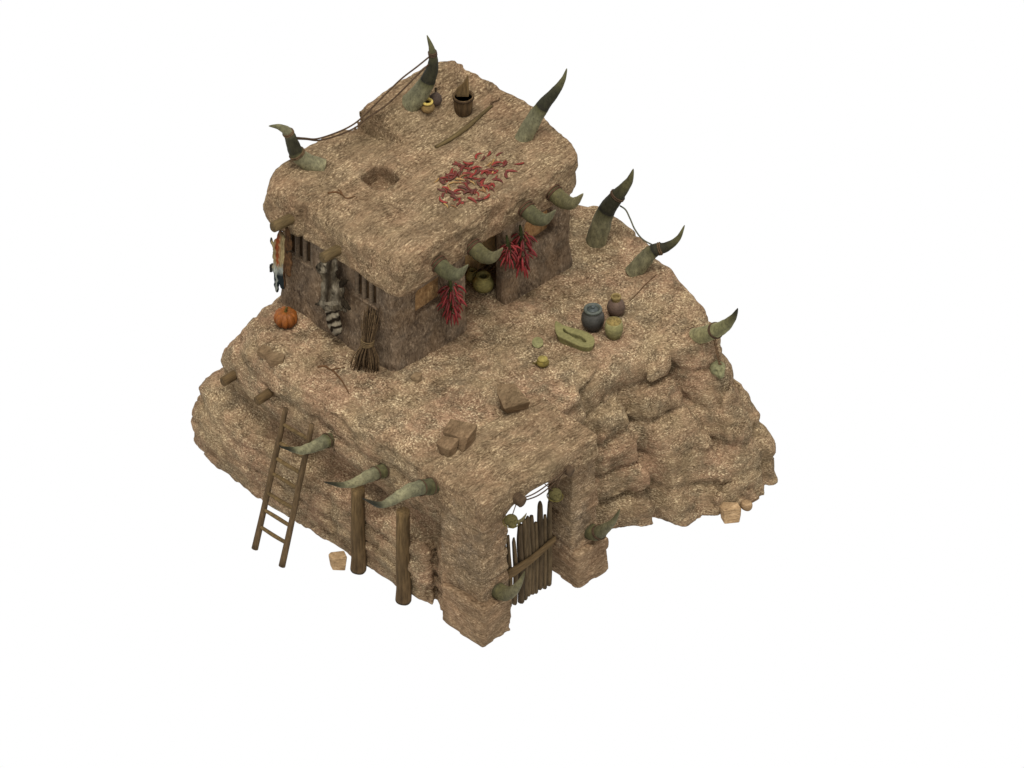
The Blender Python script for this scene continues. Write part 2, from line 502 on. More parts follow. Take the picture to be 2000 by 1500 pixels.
def wall_sdf(X, Y, Z):
    g = .05 * sstep(3.9, 3.4, Z)
    d = sdbox(X, Y, Z, (WX0, WY0, 3.0), (WX1, WY1, 5.8), .13) - g
    d = d - .03 * fbm(X * 1.5, Y * 1.5, Z * 1.5, 2) - .012 * fbm(X * 7, Y * 7, Z * 7, 2)
    # doorway with a step in depth, two niches and two barred windows
    d = smax(d, -sdbox(X, Y, Z, (3.86, 3.5, 2.8), (4.88, 5.25, 5.32), .1), .06)
    d = smax(d, -sdbox(X, Y, Z, (3.62, 4.58, 2.8), (5.75, 5.56, 5.36), .05), .05)
    d = smax(d, -sdbox(X, Y, Z, (2.46, 3.9, 4.45), (3.22, WY0 + .22, 5.07), .06), .05)
    d = smax(d, -sdbox(X, Y, Z, (5.48, 3.9, 4.45), (6.24, WY0 + .22, 5.07), .06), .05)
    d = smax(d, -sdbox(X, Y, Z, (1.4, 4.80, 4.76), (WX0 + .14, 5.42, 5.42), .04), .03)
    d = smax(d, -sdbox(X, Y, Z, (1.4, 6.62, 4.76), (WX0 + .14, 7.28, 5.42), .04), .03)
    return d


wv, wf = surface_nets(wall_sdf, (1.6, 4.1, 3.1), (7.0, 7.75, 5.72), .042)
wall = np_mesh('wall', wv, wf, M_WALL, house)

ROOF = [(1.69, 4.18), (1.715, 4.07), (1.80, 4.03), (3.2, 4.04), (4.6, 4.08), (6.0, 4.02), (6.6, 4.04), (6.82, 4.4), (6.98, 5.0), (7.05, 5.6), (7.08, 6.1), (7.06, 6.65), (6.74, 7.12), (6.38, 7.52),
        (5.8, 7.63), (4.6, 7.64), (4.36, 7.65), (4.28, 7.70), (4.15, 7.86), (3.9, 7.98), (3.0, 8.02), (2.3, 8.0), (1.86, 7.9), (1.62, 7.5), (1.68, 6.4), (1.65, 5.2)]


def roof_top(X, Y):
    ramp_ = sstep(4.31, 4.35, X + .18 * (Y - 7.3))
    return 6.3 + .55 * ramp_ * np.clip((Y - 6.55) / .8, 0, 1.0) - .12 * (1 - ramp_) * sstep(3.6, 4.3, X) * sstep(6.6, 7.5, Y) - .05 * sstep(2.4, 1.7, X)


def roof_sdf(X, Y, Z):
    x2, y2 = X[:, :, 0], Y[:, :, 0]
    p = sdpoly(x2, y2, crom(ROOF, 3))[:, :, None]
    p = np.broadcast_to(p, X.shape)
    # the edge flares out below its top on the left and front sides
    p = p + .15 * np.clip((Z - 5.55) / .8, 0, 1) * sstep(2.3, 1.8, X) - .05 * sstep(6.1, 5.5, Z) * sstep(4.5, 4.1, Y) * 0 - .06 * fbm(X * 1.3, Y * 1.3, Z * 1.6, 2) - .05 * (np.abs(fbm(X * 3.3, Y * 3.3, Z * 3.3, 2)) - .3) - .025 * fbm(X * 7, Y * 7, Z * 9, 2)
    # a split in the edge on the left side
    p = p + .12 * np.exp(-((Y - 6.75) / .07) ** 2) * sstep(2.3, 1.7, X)
    d = smax(p, Z - roof_top(X, Y) - .03 * fbm(X * 1.6, Y * 1.6, Z * 0, 2) - .016 * fbm(X * 6, Y * 6, Z * 6, 2), .09)
    d = smax(d, 5.47 - Z + .06 * fbm(X * 1.4 + 5, Y * 1.4, Z * 0, 2), .10)
    pit = sdbox(X, Y, Z, (3.10, 5.98, 5.84), (3.74, 6.60, 7.0), .19)
    return smax(d, -pit, .08)


rv, rf = surface_nets(roof_sdf, (1.35, 3.7, 5.3), (7.35, 8.35, 7.05), .036)
roof = np_mesh('roof', rv, rf, M_ROOF, house)
floor_pit = sdq = None


def slab(lo, hi, r=.02, h=.03, amp=.008, seed=0.0):
    f = lambda X, Y, Z: sdbox(X, Y, Z, lo, hi, r) - amp * fbm(X * 5 + seed, Y * 5, Z * 5, 2)
    e = .06
    return surface_nets(f, tuple(a - e for a in lo), tuple(a + e for a in hi), h)


v_, f_ = slab((3.05, 5.93, 5.74), (3.81, 6.67, 5.855)); np_mesh('pit_floor', v_, f_, M_BLOCK, roof)
for x0 in (2.46, 5.48):
    v_, f_ = slab((x0 - .02, WY0 + .15, 4.42), (x0 + .78, WY0 + .27, 5.12), seed=x0); np_mesh('niche', v_, f_, M_PLASTER, house)
v_, f_ = slab((3.5, 5.44, 3.2), (5.9, 5.66, 5.4)); np_mesh('doorway_panel', v_, f_, M_ROOM_BRIGHT, house)  # back of the doorway, brightness painted into its colour
for y0, y1 in ((4.78, 5.44), (6.60, 7.30)):
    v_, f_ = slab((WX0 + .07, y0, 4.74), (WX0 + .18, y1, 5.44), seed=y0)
    win = np_mesh('window', v_, f_, M_RECESS_SHADE, house)  # backing behind the bars, shade painted as a dark colour
    n = 4
    for k in range(n):
        b = MB()
        yy = y0 + .03 + (k + .0) * (y1 - y0 - .06) / (n - 1)
        b.tube([(WX0 + .05, yy, 4.68), (WX0 + .045, yy + .005, 5.05), (WX0 + .05, yy, 5.5)], [.055, .05, .058], lin(108, 92, 74), 10, ripple=.05)
        b.build('window_bar', M_CLAY, win)
    v_, f_ = slab((WX0 - .035, y0 + .0, 4.68), (WX0 + .12, y1 - .0, 4.755), seed=y0 + 2); np_mesh('sill', v_, f_, M_WALL, win)

# ------------------------------------------------------------------ the gateway
gate = thing('stone_gateway', 'square stone gateway of two pillars and a thick lintel below the mound', 'gateway', (1.7, .6, 0))


def rough_box(lo, hi, r, h=.045, a1=.035, a2=.02, seed=0.0, extra=None, joint=.035):
    def f(X, Y, Z):
        d = sdbox(X, Y, Z, lo, hi, r) - a1 * fbm(X * 1.5 + seed, Y * 1.5, Z * 1.7, 2) - a2 * fbm(X * 5, Y * 5 + seed, Z * 8, 2) - .03 * (np.abs(fbm(X * 2.2 + seed, Y * 2.2, Z * 3.6, 2)) - .3)
        d = d + joint * np.exp(-((np.abs(((Z + .10 * vnoise(X * 1.6 + seed, Y * 1.6, Z * 0) + seed * .13) / .62) % 1 - .5) * .62) / .035) ** 2)
        d = np.maximum(d, -Z)
        return extra(d, X, Y, Z) if extra else d
    return surface_nets(f, tuple(a - .2 for a in lo), tuple(a + .2 for a in hi), h)


v_, f_ = rough_box((.15, .18, .75), (.86, 1.34, 3.2), .045, h=.034, seed=1); np_mesh('pillar', v_, f_, M_GATE, gate)
v_, f_ = rough_box((2.62, .18, .7), (3.32, .84, 3.2), .045, h=.034, seed=5); pil = np_mesh('pillar', v_, f_, M_GATE, gate)
v_, f_ = rough_box((.02, .02, -.4), (.80, 1.24, .93), .05, h=.036, seed=2, joint=.02); np_mesh('pillar_base', v_, f_, M_BLOCK, gate)
v_, f_ = rough_box((2.62, .03, -.4), (3.48, .90, .82), .05, h=.036, seed=3, joint=.02); np_mesh('pillar_base', v_, f_, M_BLOCK, gate)


def lintel_extra(d, X, Y, Z):
    # the underside hangs lower over the middle and rises by the left pillar
    low = 2.86 + .10 * np.cos((X - 1.5) * 2.3) - .14 * sstep(1.15, .7, X) + .08 * vnoise(X * 2.2, Y * 2, 0 * Z)
    d = smax(d, low - Z, .12)
    # a worn notch in the front edge above the left pillar
    nt_ = np.sqrt((X - 1.02) ** 2 + (Y - .05) ** 2 + ((Z - 3.32) * .9) ** 2) - .17
    return smax(d, -nt_, .12)


v_, f_ = rough_box((.12, .13, 2.5), (3.33, 1.9, 3.45), .08, h=.036, seed=8, extra=lintel_extra, joint=0); lintel = np_mesh('lintel', v_, f_, M_ROOF, gate)

# ------------------------------------------------------------------ finding the surface under a place in the view
_parts = []
for vv, ff in ((mv, mf), (wv, wf), (rv, rf), (v_, f_)):
    _parts.append((vv, ff))
_V = np.concatenate([p[0] for p in _parts]); _F = []; _o = 0
for vv, ff in _parts:
    _F += (ff + _o).tolist(); _o += len(vv)
BVH = BVHTree.FromPolygons([tuple(p) for p in _V], _F)


def hit(u, v):
    p = P(u, v, Z=8.0)
    h = BVH.ray_cast(p - FWD * 10, FWD)
    return h[0] if h[0] is not None else P(u, v, Z=0)


def ground_z(x, y, z0=9):
    h = BVH.ray_cast(Vector((x, y, z0)), Vector((0, 0, -1)))
    return h[0].z if h[0] is not None else 0.0


# ------------------------------------------------------------------ horns
HG = {'pale': lin(128, 121, 91), 'grey': lin(113, 108, 81), 'dark': lin(48, 46, 30), 'tip': lin(98, 95, 64), 'olive': lin(86, 82, 53), 'yel': lin(144, 136, 98), 'black': lin(34, 32, 22)}


def grad(stops):
    ts = [s[0] for s in stops]; cs = np.array([s[1] for s in stops])
    return lambda t: tuple(float(np.interp(t, ts, cs[:, i])) for i in range(3))


ROOFHORN = grad([(0, HG['pale']), (.33, HG['grey']), (.40, HG['olive']), (.415, HG['black']), (.45, HG['dark']), (.62, HG['dark']), (.8, HG['olive']), (1, HG['tip'])])
SIDEHORN = grad([(0, HG['olive']), (.25, HG['olive']), (.3, HG['grey']), (.55, HG['pale']), (.75, HG['grey']), (.86, HG['dark']), (1, HG['black'])])
BEAMHORN = grad([(0, HG['olive']), (.5, lin(88, 84, 56)), (.75, lin(108, 104, 76)), (1, HG['grey'])])
CLIFFHORN = grad([(0, HG['yel']), (.6, lin(126, 123, 86)), (.8, HG['olive']), (.9, HG['dark']), (1, HG['black'])])


def pathS(pts, base):
    S = base.x + base.y
    return [P(u, v, S=S) for u, v in pts]


def horn(label, pts, radii, col, group, bind=(), loc=None, ripple=.02, sub=6):
    """bind: (t, tilt) places of rope rings along the horn"""
    root = thing('horn', label, 'horn', loc if loc is not None else pts[0], group)
    kc = .86 + .28 * random.random(); kw = random.uniform(-.05, .05)
    cv = lambda t: tuple(c * kc * (1 + kw * (1 - q)) for q, c in enumerate(col(t)))
    m = MB(); m.tube(pts, radii, cv, 20, True, sub * 2, ripple=ripple, rings=.016)
    m.build('horn_body', M_HORN, root)
    dense = crom([tuple(p) for p in pts], 12, False)
    for (t, turns, colr) in bind:
        i = int(t * (len(dense) - 1)); i = min(max(i, 1), len(dense) - 2)
        c = Vector(dense[i]); ax = (Vector(dense[i + 1]) - Vector(dense[i - 1])).normalized()
        r = float(np.interp(t, np.linspace(0, 1, len(radii)), radii)) * 1.05
        a = ax.orthogonal().normalized(); bv = ax.cross(a)
        rb = MB(); ring = []
        N = 14 * turns
        for k in range(N + 1):
            an = 2 * math.pi * k / 14
            ring.append(c + (a * math.cos(an) + bv * math.sin(an)) * r + ax * ((k / 14 - turns / 2) * .036 + .012 * math.sin(an * 1.0)))
        rb.tube(ring, [.014, .016, .014], colr, 6, True, 2)
        rb.build('binding', M_ROPE, root)
    return root


ROPEC = lin(96, 78, 58); ROPED = lin(80, 64, 50)
G_ROOF = 'tall curved horns standing on the roof'
# back of the roof
b0 = hit(806, 200)
hornA = horn('tall dark horn rising at the back of the roof behind the small yellow jar', pathS([(797, 205), (815, 188), (835, 158), (846, 125), (843, 95), (834, 69)], b0), [.205, .195, .155, .105, .06, .008],
             ROOFHORN, G_ROOF, bind=[(.74, 3, ROPED)], loc=b0)
b1 = hit(1024, 268)
hornB = horn('long slender horn curving up at the right edge of the roof with no rope', pathS([(1020, 275), (1036, 245), (1058, 210), (1085, 178), (1100, 155), (1107, 134)], b1), [.17, .165, .14, .095, .05, .008],
             ROOFHORN, G_ROOF, loc=b1)
b2 = hit(626, 324)
hornC = horn('rope bound horn bending over the left edge of the roof', pathS([(632, 326), (600, 316), (580, 300), (572, 282), (562, 258), (545, 248), (525, 246)], b2), [.16, .165, .15, .13, .10, .06, .008],
             grad([(0, HG['pale']), (.3, HG['grey']), (.36, HG['olive']), (.40, HG['dark']), (.6, HG['dark']), (.68, HG['grey']), (1, HG['tip'])]), G_ROOF, bind=[(.34, 2, ROPEC), (.66, 2, ROPEC)], loc=b2)
# terrace, right edge
G_TER = 'tall curved horns on the right edge of the terrace'
b3 = hit(1166, 472)
hornD = horn('largest horn on the terrace beside the right wall of the house', pathS([(1162, 478), (1172, 445), (1184, 412), (1206, 382), (1228, 355), (1237, 330)], b3), [.205, .20, .175, .14, .08, .008],
             ROOFHORN, G_TER, bind=[(.60, 2, ROPED)], loc=b3)
b4 = hit(1240, 530)
hornE = horn('smaller leaning horn at the terrace rim, roped to a bigger horn', pathS([(1236, 534), (1256, 510), (1276, 490), (1302, 482), (1324, 466), (1337, 440)], b4), [.175, .165, .135, .095, .055, .008],
             ROOFHORN, G_TER, bind=[(.5, 2, ROPEC)], loc=b4)
# beam-end horns through the right wall, just under the roof
G_BEAM = 'short thick horns jutting from under the roof edge'
for lab, (u, v) in (('short banded horn above the chilies nearest the front corner of the house', (862, 519)),
                    ('short banded horn under the roof edge above the doorway jars', (930, 486)),
                    ('short banded horn under the roof edge above an empty plaster niche', (1033, 412)),
                    ('short banded horn at the far right end of the roof edge', (1087, 380))):
    h0 = hit(u - 6, v - 2)
    y0 = h0.y
    x0 = P(u - 8, v - 2, Y=y0).x
    pts = [P(u + du, v + dv, X=x0) for du, dv in ((-10, -8), (0, 2), (14, 13), (28, 17), (40, 11), (52, -2))]
    root = horn(lab, pts, [.165, .165, .155, .125, .075, .008], BEAMHORN, G_BEAM, loc=h0)
    ax = (pts[1] - pts[0]).normalized()
    for k, o in enumerate((.01, .075)):
        rb = MB(); a = ax.orthogonal().normalized(); bv = ax.cross(a)
        c = pts[0] + ax * (o + .02)
        rb.tube([c + (a * math.cos(q * .5236) + bv * math.sin(q * .5236)) * .168 for q in range(13)], [.022] * 3, lin(84, 62, 48), 8, False, 2)
        rb.build('band', M_ROPE, root)
# cliff horn on the right
hc = hit(1364, 655)
pts = [P(u, v, X=hc.x) for u, v in ((1352, 658), (1372, 654), (1394, 647), (1415, 637), (1432, 620), (1441, 602))]
hornF = horn('pale yellowish horn sticking out of the right cliff rim with a skull roped beneath it', pts, [.165, .165, .155, .125, .07, .006], CLIFFHORN, 'horns sticking out of the cliff',
             bind=[(.06, 1, ROPED), (.44, 2, ROPED)], loc=hc)
# left cliff horns
G_LEFT = 'long horns jutting from the left cliff'
for lab, base, pl in (('grey horn jutting from the left cliff in front of the ladder', (646, 860), [(660, 854), (640, 860), (618, 870), (592, 879), (572, 878), (545, 872)]),
                      ('grey horn with a dark tip resting on top of the farther wooden post', (752, 920), [(764, 914), (742, 921), (715, 932), (692, 943), (666, 947), (632, 941)]),
                      ('grooved grey horn above the nearer wooden post', (848, 946), [(860, 948), (832, 951), (800, 958), (770, 975), (742, 986), (708, 973)])):
    hb = hit(base[0] - 2, base[1])
    pts = [P(u, v, Y=hb.y) for u, v in pl]
    k = 1.15 if 'grooved' in lab else 1.0
    root = horn(lab, pts, [.145 * k, .14 * k, .12 * k, .09 * k, .055 * k, .006], SIDEHORN, G_LEFT, loc=hb, ripple=.05,
                bind=[(.16, 1, ROPED), (.28, 1, ROPED)] if 'ladder' not in lab else [(.22, 1, ROPED)])
# gate pillar horns
for lab, (u, v) in (('dark horn curving up from the left gate pillar in front of the picket gate', (968, 1150)),
                    ('dark horn curving up from the right gate pillar', (1150, 1036))):
    y0 = .22
    b = P(u, v, Y=y0)
    if u < 1000:
        pl = [(-10, -7), (0, 0), (18, 9), (34, 4), (47, -12), (57, -34)]
    else:
        pl = [(-8, -6), (0, 0), (16, 5), (32, -4), (48, -18), (61, -42)]
    pts = [P(u + du, v + dv, X=b.x) for du, dv in pl]
    horn(lab, pts, [.18, .175, .15, .105, .06, .006], grad([(0, HG['black']), (.2, HG['dark']), (.35, HG['olive']), (.7, HG['grey']), (1, HG['olive'])]), 'horns on the gate pillars', loc=b,
         bind=[] if u < 1000 else [(.45, 2, ROPED)])


# ------------------------------------------------------------------ ropes
def rope(label, pts, r=.016, col=ROPED, name='rope', cat='rope', group=None, sub=8):
    m = MB(); m.tube(pts, [r, r], col, 7, True, sub)
    return tag(m.build(name, M_ROPE, None, Vector(pts[0])), label, cat, group)


def lerp(a, b, t):
    return a + (b - a) * t


# two strands from the back horn down to the left horn, laid over the edge of the roof
pa = P(842, 108, S=b0.x + b0.y); pa2 = P(846, 118, S=b0.x + b0.y)
pb = P(571, 268, S=b2.x + b2.y)


def strand(uvs, lift):
    out = [None] * len(uvs)
    for i, (u, v, mode) in enumerate(uvs):
        if mode == 's':
            q = hit(u, v); out[i] = q - FWD * lift
    return out


def over_roof(p0, pins, p1):
    pts = [p0]
    for (u, v) in pins:
        # stay on the straight-line depth between the two horns
        t = (845 - u) / (845 - 571.0)
        S = (1 - t) * (p0.x + p0.y) + t * (p1.x + p1.y)
        q = P(u, v, S=S)
        hq = hit(u, v)
        if hq.z > 5 and (hq - q).dot(FWD) < 0.03:
            q = hq - FWD * .03
        pts.append(q)
    pts.append(p1)
    return pts


rope('upper rope strand stretched from the tall back horn to the left horn of the roof', over_roof(pa, [(815, 130), (784, 154), (752, 185), (715, 222), (690, 243), (660, 258), (620, 271), (595, 270)], pb), .017, group='ropes tied between roof horns')
rope('lower rope strand hanging between the tall back horn and the left horn of the roof', over_roof(pa2, [(820, 142), (792, 170), (756, 204), (718, 230), (696, 248), (664, 263), (625, 274), (598, 272)], pb + Vector((0, 0, -.04))), .017, group='ropes tied between roof horns')
# between the two terrace horns
pc = P(1211, 402, S=b3.x + b3.y); pd_ = P(1283, 482, S=b4.x + b4.y)
rope('slack rope hanging between the two horns on the terrace', [pc, P(1222, 410, S=(b3.x + b3.y) * .9 + (b4.x + b4.y) * .1), P(1231, 428, S=(b3.x + b3.y) * .75 + (b4.x + b4.y) * .25),
                                                                P(1240, 448, S=(b3.x + b3.y) * .55 + (b4.x + b4.y) * .45), P(1256, 468, S=(b3.x + b3.y) * .3 + (b4.x + b4.y) * .7), pd_], .016, lin(96, 96, 80))

# ------------------------------------------------------------------ jars, bucket, pole on the roof
YEL = lin(150, 126, 62); BRN = lin(104, 82, 64); OLV = lin(118, 110, 62)


def ring_prof(R, H, neck, lipw, rim=.02, base=.6):
    """closed jar profile with an open mouth"""
    return [(R * base * .9, 0), (R * base, .01), (R * .86, H * .16), (R, H * .38), (R * .96, H * .55), (R * .78, H * .72), (neck, H * .82), (neck, H * .88), (lipw, H * .95), (lipw, H),
            (lipw - rim, H * 1.01), (neck - rim * 1.3, H * .96), (neck - rim * 1.3, H * .8), (R * .7, H * .5), (R * .3, H * .3)]


def vessel(name, label, cat, at, prof, col, mat=M_CLAY, group=None, n=32):
    m = MB(); m.lathe(at, prof, col, n)
    return tag(m.build(name, mat, None, at), label, cat, group)


jp = hit(835, 217)
jar = thing('jar', 'small yellow clay jar with bright rim beside the tall back horn on the roof', 'jar', jp, 'jars')
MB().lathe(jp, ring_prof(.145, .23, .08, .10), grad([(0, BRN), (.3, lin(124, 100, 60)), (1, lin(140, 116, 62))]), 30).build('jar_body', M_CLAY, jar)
rm = MB()
rm.lathe(jp + Vector((0, 0, .212)), [(.07, 0), (.105, .0), (.113, .022), (.105, .045), (.072, .047), (.064, .022), (.07, 0)], lin(196, 172, 92), 30).build('jar_rim', M_CLAY, jar)
gp = hit(851, 204)
gd = thing('gourd', 'dark brown stoppered gourd bottle half hidden behind the small yellow jar', 'bottle', gp)
MB().lathe(gp, [(.05, 0), (.10, .03), (.125, .11), (.115, .19), (.07, .25), (.025, .29), (.018, .33)], lin(84, 70, 60), 26).build('bottle_body', M_CLAY, gd)
MB().lathe(gp + Vector((0, 0, .325)), [(.012, 0), (.022, .012), (.014, .03), (.022, .05), (.028, .065), (.02, .085), (.006, .1)], lin(70, 56, 42), 12).build('stopper', M_WOOD, gd)

bp_ = hit(905, 218)
bk = thing('bucket', 'round wooden bucket with staves standing on the roof', 'bucket', bp_)
WD = lin(92, 74, 52); WDD = lin(66, 52, 38); WDL = lin(118, 96, 66)
MB().lathe(bp_, [(.16, 0), (.17, .005), (.185, .2), (.20, .39), (.205, .40), (.19, .41), (.178, .40), (.165, .2), (.15, .06), (.02, .055)], WD, 32, ribs=12, ribamp=.045).build('bucket_staves', M_WOOD, bk)
hb_ = MB()
hb_.lathe(bp_ + Vector((0, 0, .345)), [(.198, 0), (.212, .005), (.214, .05), (.200, .055), (.196, .03), (.198, 0)], WDD, 32).build('bucket_hoop', M_ROPE, bk)


def plate(outline, org, ex, ey, thick, mat, name, label=None, cat=None, parent=None, col=WD, h=.012):
    """a thin board with rounded edges from a 2-D outline in the plane org + a*ex + b*ey"""
    ol = np.array(outline, float); nz = ex.cross(ey).normalized()
    lo = ol.min(0) - .04; hi = ol.max(0) + .04
    f = lambda X, Y, Z: smax(np.broadcast_to(sdpoly(X[:, :, 0], Y[:, :, 0], ol)[:, :, None], X.shape), np.abs(Z) - thick / 2, thick * .5)
    v, q = surface_nets(f, (lo[0], lo[1], -thick), (hi[0], hi[1], thick), h)
    W = np.array(org)[None] + v[:, :1] * np.array(ex)[None] + v[:, 1:2] * np.array(ey)[None] + v[:, 2:] * np.array(nz)[None]
    cols = [tuple(col)] * len(W)
    o = np_mesh(name, W, q, mat, parent, None if parent else Vector(org), True, cols)
    if label: tag(o, label, cat)
    return o


right = Vector((C7, -C7, 0)); up = Vector((0, 0, 1))
plate([(-.14, -.02), (.11, -.02), (.11, .40), (.105, .68), (.08, .80), (.035, .66), (-.03, .56), (-.14, .46)], bp_ + Vector((.02, .02, .07)), right, (up + Vector((.06, .06, 0))).normalized(), .035, M_WOOD,
      'wooden_board', 'broken pointed wooden board standing inside the roof bucket', 'board', col=lin(104, 84, 56))

pole_uv = [(851, 289), (872, 279), (896, 263), (918, 246), (938, 228), (955, 213), (961, 209)]
pp = [hit(u, v) + Vector((0, 0, .03)) for u, v in pole_uv]
st = thing('curved_stick', 'long curved wooden stick lying on the roof beside the bucket', 'stick', pp[0])
MB().tube(pp, [.034, .046, .05, .046, .038, .03, .022], lin(92, 78, 52), 10, ripple=.05).build('shaft', M_WOODX, st)
cl = [hit(u, v) + Vector((0, 0, .02)) for u, v in [(960, 211), (962, 207), (959, 203), (961, 201), (968, 199), (974, 197), (976, 193)]]
MB().tube(cl, [.02, .016, .014, .012], lin(84, 66, 48), 8).build('curl', M_WOODX, st)


# ------------------------------------------------------------------ chilies drying on the roof
def pepper_mesh(name, L, bend, r, c0, c1):
    m = MB(); n = 6
    pts = [(L * (i / n - .5), bend * (1 - (2 * i / n - 1) ** 2) * L, 0) for i in range(n + 1)]
    m.tube(pts, [r * .45, r * .9, r, r * .95, r * .75, r * .45, r * .06], grad([(0, c1), (.08, c0), (1, c0)]), 8, True, 2, flat=.55)
    me_o = m.build(name, M_CHILI)
    me = me_o.data
    bpy.data.objects.remove(me_o)
    return me


RED = [lin(118, 36, 24), lin(94, 34, 22), lin(128, 38, 27), lin(84, 40, 26)]
PEP = [pepper_mesh('chili_pepper', .19 + .03 * (i % 3), (.10, .22, .32, .16)[i % 4], .027 + .003 * (i % 2), RED[i % 4], lin(70, 64, 34)) for i in range(8)]
TAN = [pepper_mesh('dry_pepper', .2, b, .022, c, lin(96, 80, 48)) for b, c in ((.08, lin(146, 112, 62)), (.2, lin(124, 84, 48)), (.14, lin(160, 126, 74)))]
chl = [(590, 930, -55), (680, 935, -30), (530, 950, -40), (545, 965, -50), (355, 1010, 50), (365, 1025, 20), (440, 990, 10), (460, 1010, -40), (715, 990, -60), (700, 1005, -40), (665, 1020, -20), (650, 1025, -10),
       (820, 1000, -5), (480, 1050, -20), (510, 1045, -10), (500, 1065, -60), (540, 1060, 10), (560, 1075, 50), (620, 1055, -10), (385, 1080, -70), (440, 1080, 0), (460, 1100, 10), (490, 1100, -30), (280, 1100, 60),
       (300, 1100, 20), (320, 1110, -20), (340, 1105, 40), (295, 1120, -10), (765, 1062, 5), (745, 1085, -80), (670, 1110, 70), (430, 1145, 55), (420, 1165, 70), (455, 1180, 45), (520, 1130, 10), (550, 1125, -20),
       (600, 1160, -20), (590, 1175, -60), (615, 1170, 60), (240, 1195, 10), (270, 1210, 70), (265, 1240, -60), (260, 1270, 40), (330, 1265, 30), (360, 1270, -20), (340, 1210, 20), (370, 1215, -10), (400, 1195, 20),
       (430, 1210, 10), (505, 1215, -60), (490, 1230, 50), (525, 1270, -10), (470, 1280, 30), (390, 1305, -20), (400, 1280, 60), (440, 1225, -15)]
tan_ = [(350, 1140, 0), (370, 1155, 10), (330, 1150, -10), (590, 1010, -40), (610, 1035, 30), (640, 1060, -50), (560, 1190, 60), (330, 1330, 30), (270, 1320, 50), (200, 1130, -40), (550, 1220, 30), (380, 1130, 10),
        (620, 990, -60), (410, 1100, -20), (470, 1150, 40), (300, 1180, 70)]


def lay(me, name, zx, zy, ang, label, group, k):
    u, v = 800 + zx / 3.846, 60 + zy / 3.846
    p = hit(u, v)
    d = P(u + math.cos(math.radians(ang)), v + math.sin(math.radians(ang)), Z=p.z) - P(u, v, Z=p.z)
    o = bpy.data.objects.new(name, me); COL.objects.link(o)
    o.location = p + Vector((0, 0, .014 + .004 * (k % 4)))
    o.rotation_euler = (random.uniform(-.3, .3), random.uniform(-.08, .08), math.atan2(d.y, d.x) + (math.pi if k % 3 == 0 else 0))
    s = random.uniform(.85, 1.2); o.scale = (s, s, s)
    return tag(o, label, 'chili pepper', group)


for k, (zx, zy, a) in enumerate(chl):
    if zx > 735:
        lab = {820: 'red chili farthest to the right of the scatter drying on the roof', 765: 'red chili lying level just right of the roof scatter', 745: 'upright red chili just below another stray one right of the scatter'}[zx]
        lay(PEP[k % 8], 'chili_pepper', zx, zy, a, lab, 'chilies drying on the roof', k)
    else:
        lay(PEP[k % 8], 'chili_pepper', zx, zy, a, 'red chili pepper in the thick of the scatter drying on the roof', 'chilies drying on the roof', k)
for k in range(26):
    a_ = random.uniform(0, 6.283); r_ = math.sqrt(random.random())
    lay(PEP[k % 8], 'chili_pepper', 455 + r_ * 205 * math.cos(a_) + 60 * r_ * math.sin(a_), 1130 + r_ * 130 * math.sin(a_) - 55 * r_ * math.cos(a_), random.uniform(-70, 70), 'red chili pepper in the thick of the scatter drying on the roof', 'chilies drying on the roof', k)
for k, (zx, zy, a) in enumerate(tan_):
    lay(TAN[k % 3], 'dry_pepper', zx, zy, a, 'withered tan pepper husk among the red chilies on the roof', 'tan husks among the chilies', k)


# ------------------------------------------------------------------ hanging chili strings
def hang_pepper(L, c):
    m = MB()
    m.tube([(0, 0, 0), (.03 * L / .2, 0, -L * .3), (.05, 0, -L * .65), (.045, 0, -L)], [.011, .019, .017, .002], grad([(0, lin(74, 66, 36)), (.1, c), (1, c)]), 7, True, 3)
    o = m.build('chili', M_CHILI); me = o.data; bpy.data.objects.remove(o)
    return me


HP = [hang_pepper(.20 + .03 * (i % 3), (lin(122, 36, 36), lin(98, 29, 28), lin(136, 42, 42))[i % 3]) for i in range(6)]


def chili_string(label, u, v0, v1, w, y, n, stem=True):
    top = P(u, v0, Y=y); H = (v1 - v0) / 78.0
    root = thing('chili_string', label, 'chili string', top, 'strings of red chilies hanging on the right wall')
    s = MB()
    s.tube([top + Vector((0, .02, .14)), top, top + Vector((.01, 0, -H * .45)), top + Vector((0, 0, -H * .8))], [.02, .035, .03, .012], lin(62, 66, 38), 8, ripple=.15).build('stem', M_ROPE, root)
    for k in range(n):
        t = (k + .5) / n
        a = k * 2.399 + random.uniform(-.3, .3)
        fo = (.35 + .65 * math.sin(math.pi * min(1, t * .85 + .18))) * (1.1 if k % 2 else .65)
        p = top + Vector((math.cos(a) * w * .30 * fo, -.05 + math.sin(a) * w * .22 * fo, -t * (H - .2)))
        o = bpy.data.objects.new('chili', HP[k % 6]); COL.objects.link(o); o.parent = root
        o.location = p - top
        o.rotation_euler = (0, -.9 * fo * (1 - .45 * t) * random.uniform(.5, 1.1), a)
        s_ = random.uniform(.9, 1.2); o.scale = (s_, s_, s_)
    return root


chili_string('full string of red chilies hanging under the horn nearest the front corner of the house', 879, 552, 630, .42, WY0 - .14, 70)
chili_string('full string of red chilies hanging between the doorway and the right hand niche', 1017, 452, 532, .40, WY0 - .12, 66)
chili_string('short thin string of red chilies hanging just left of a fuller one by the doorway', 991, 472, 520, .24, WY0 - .12, 26)

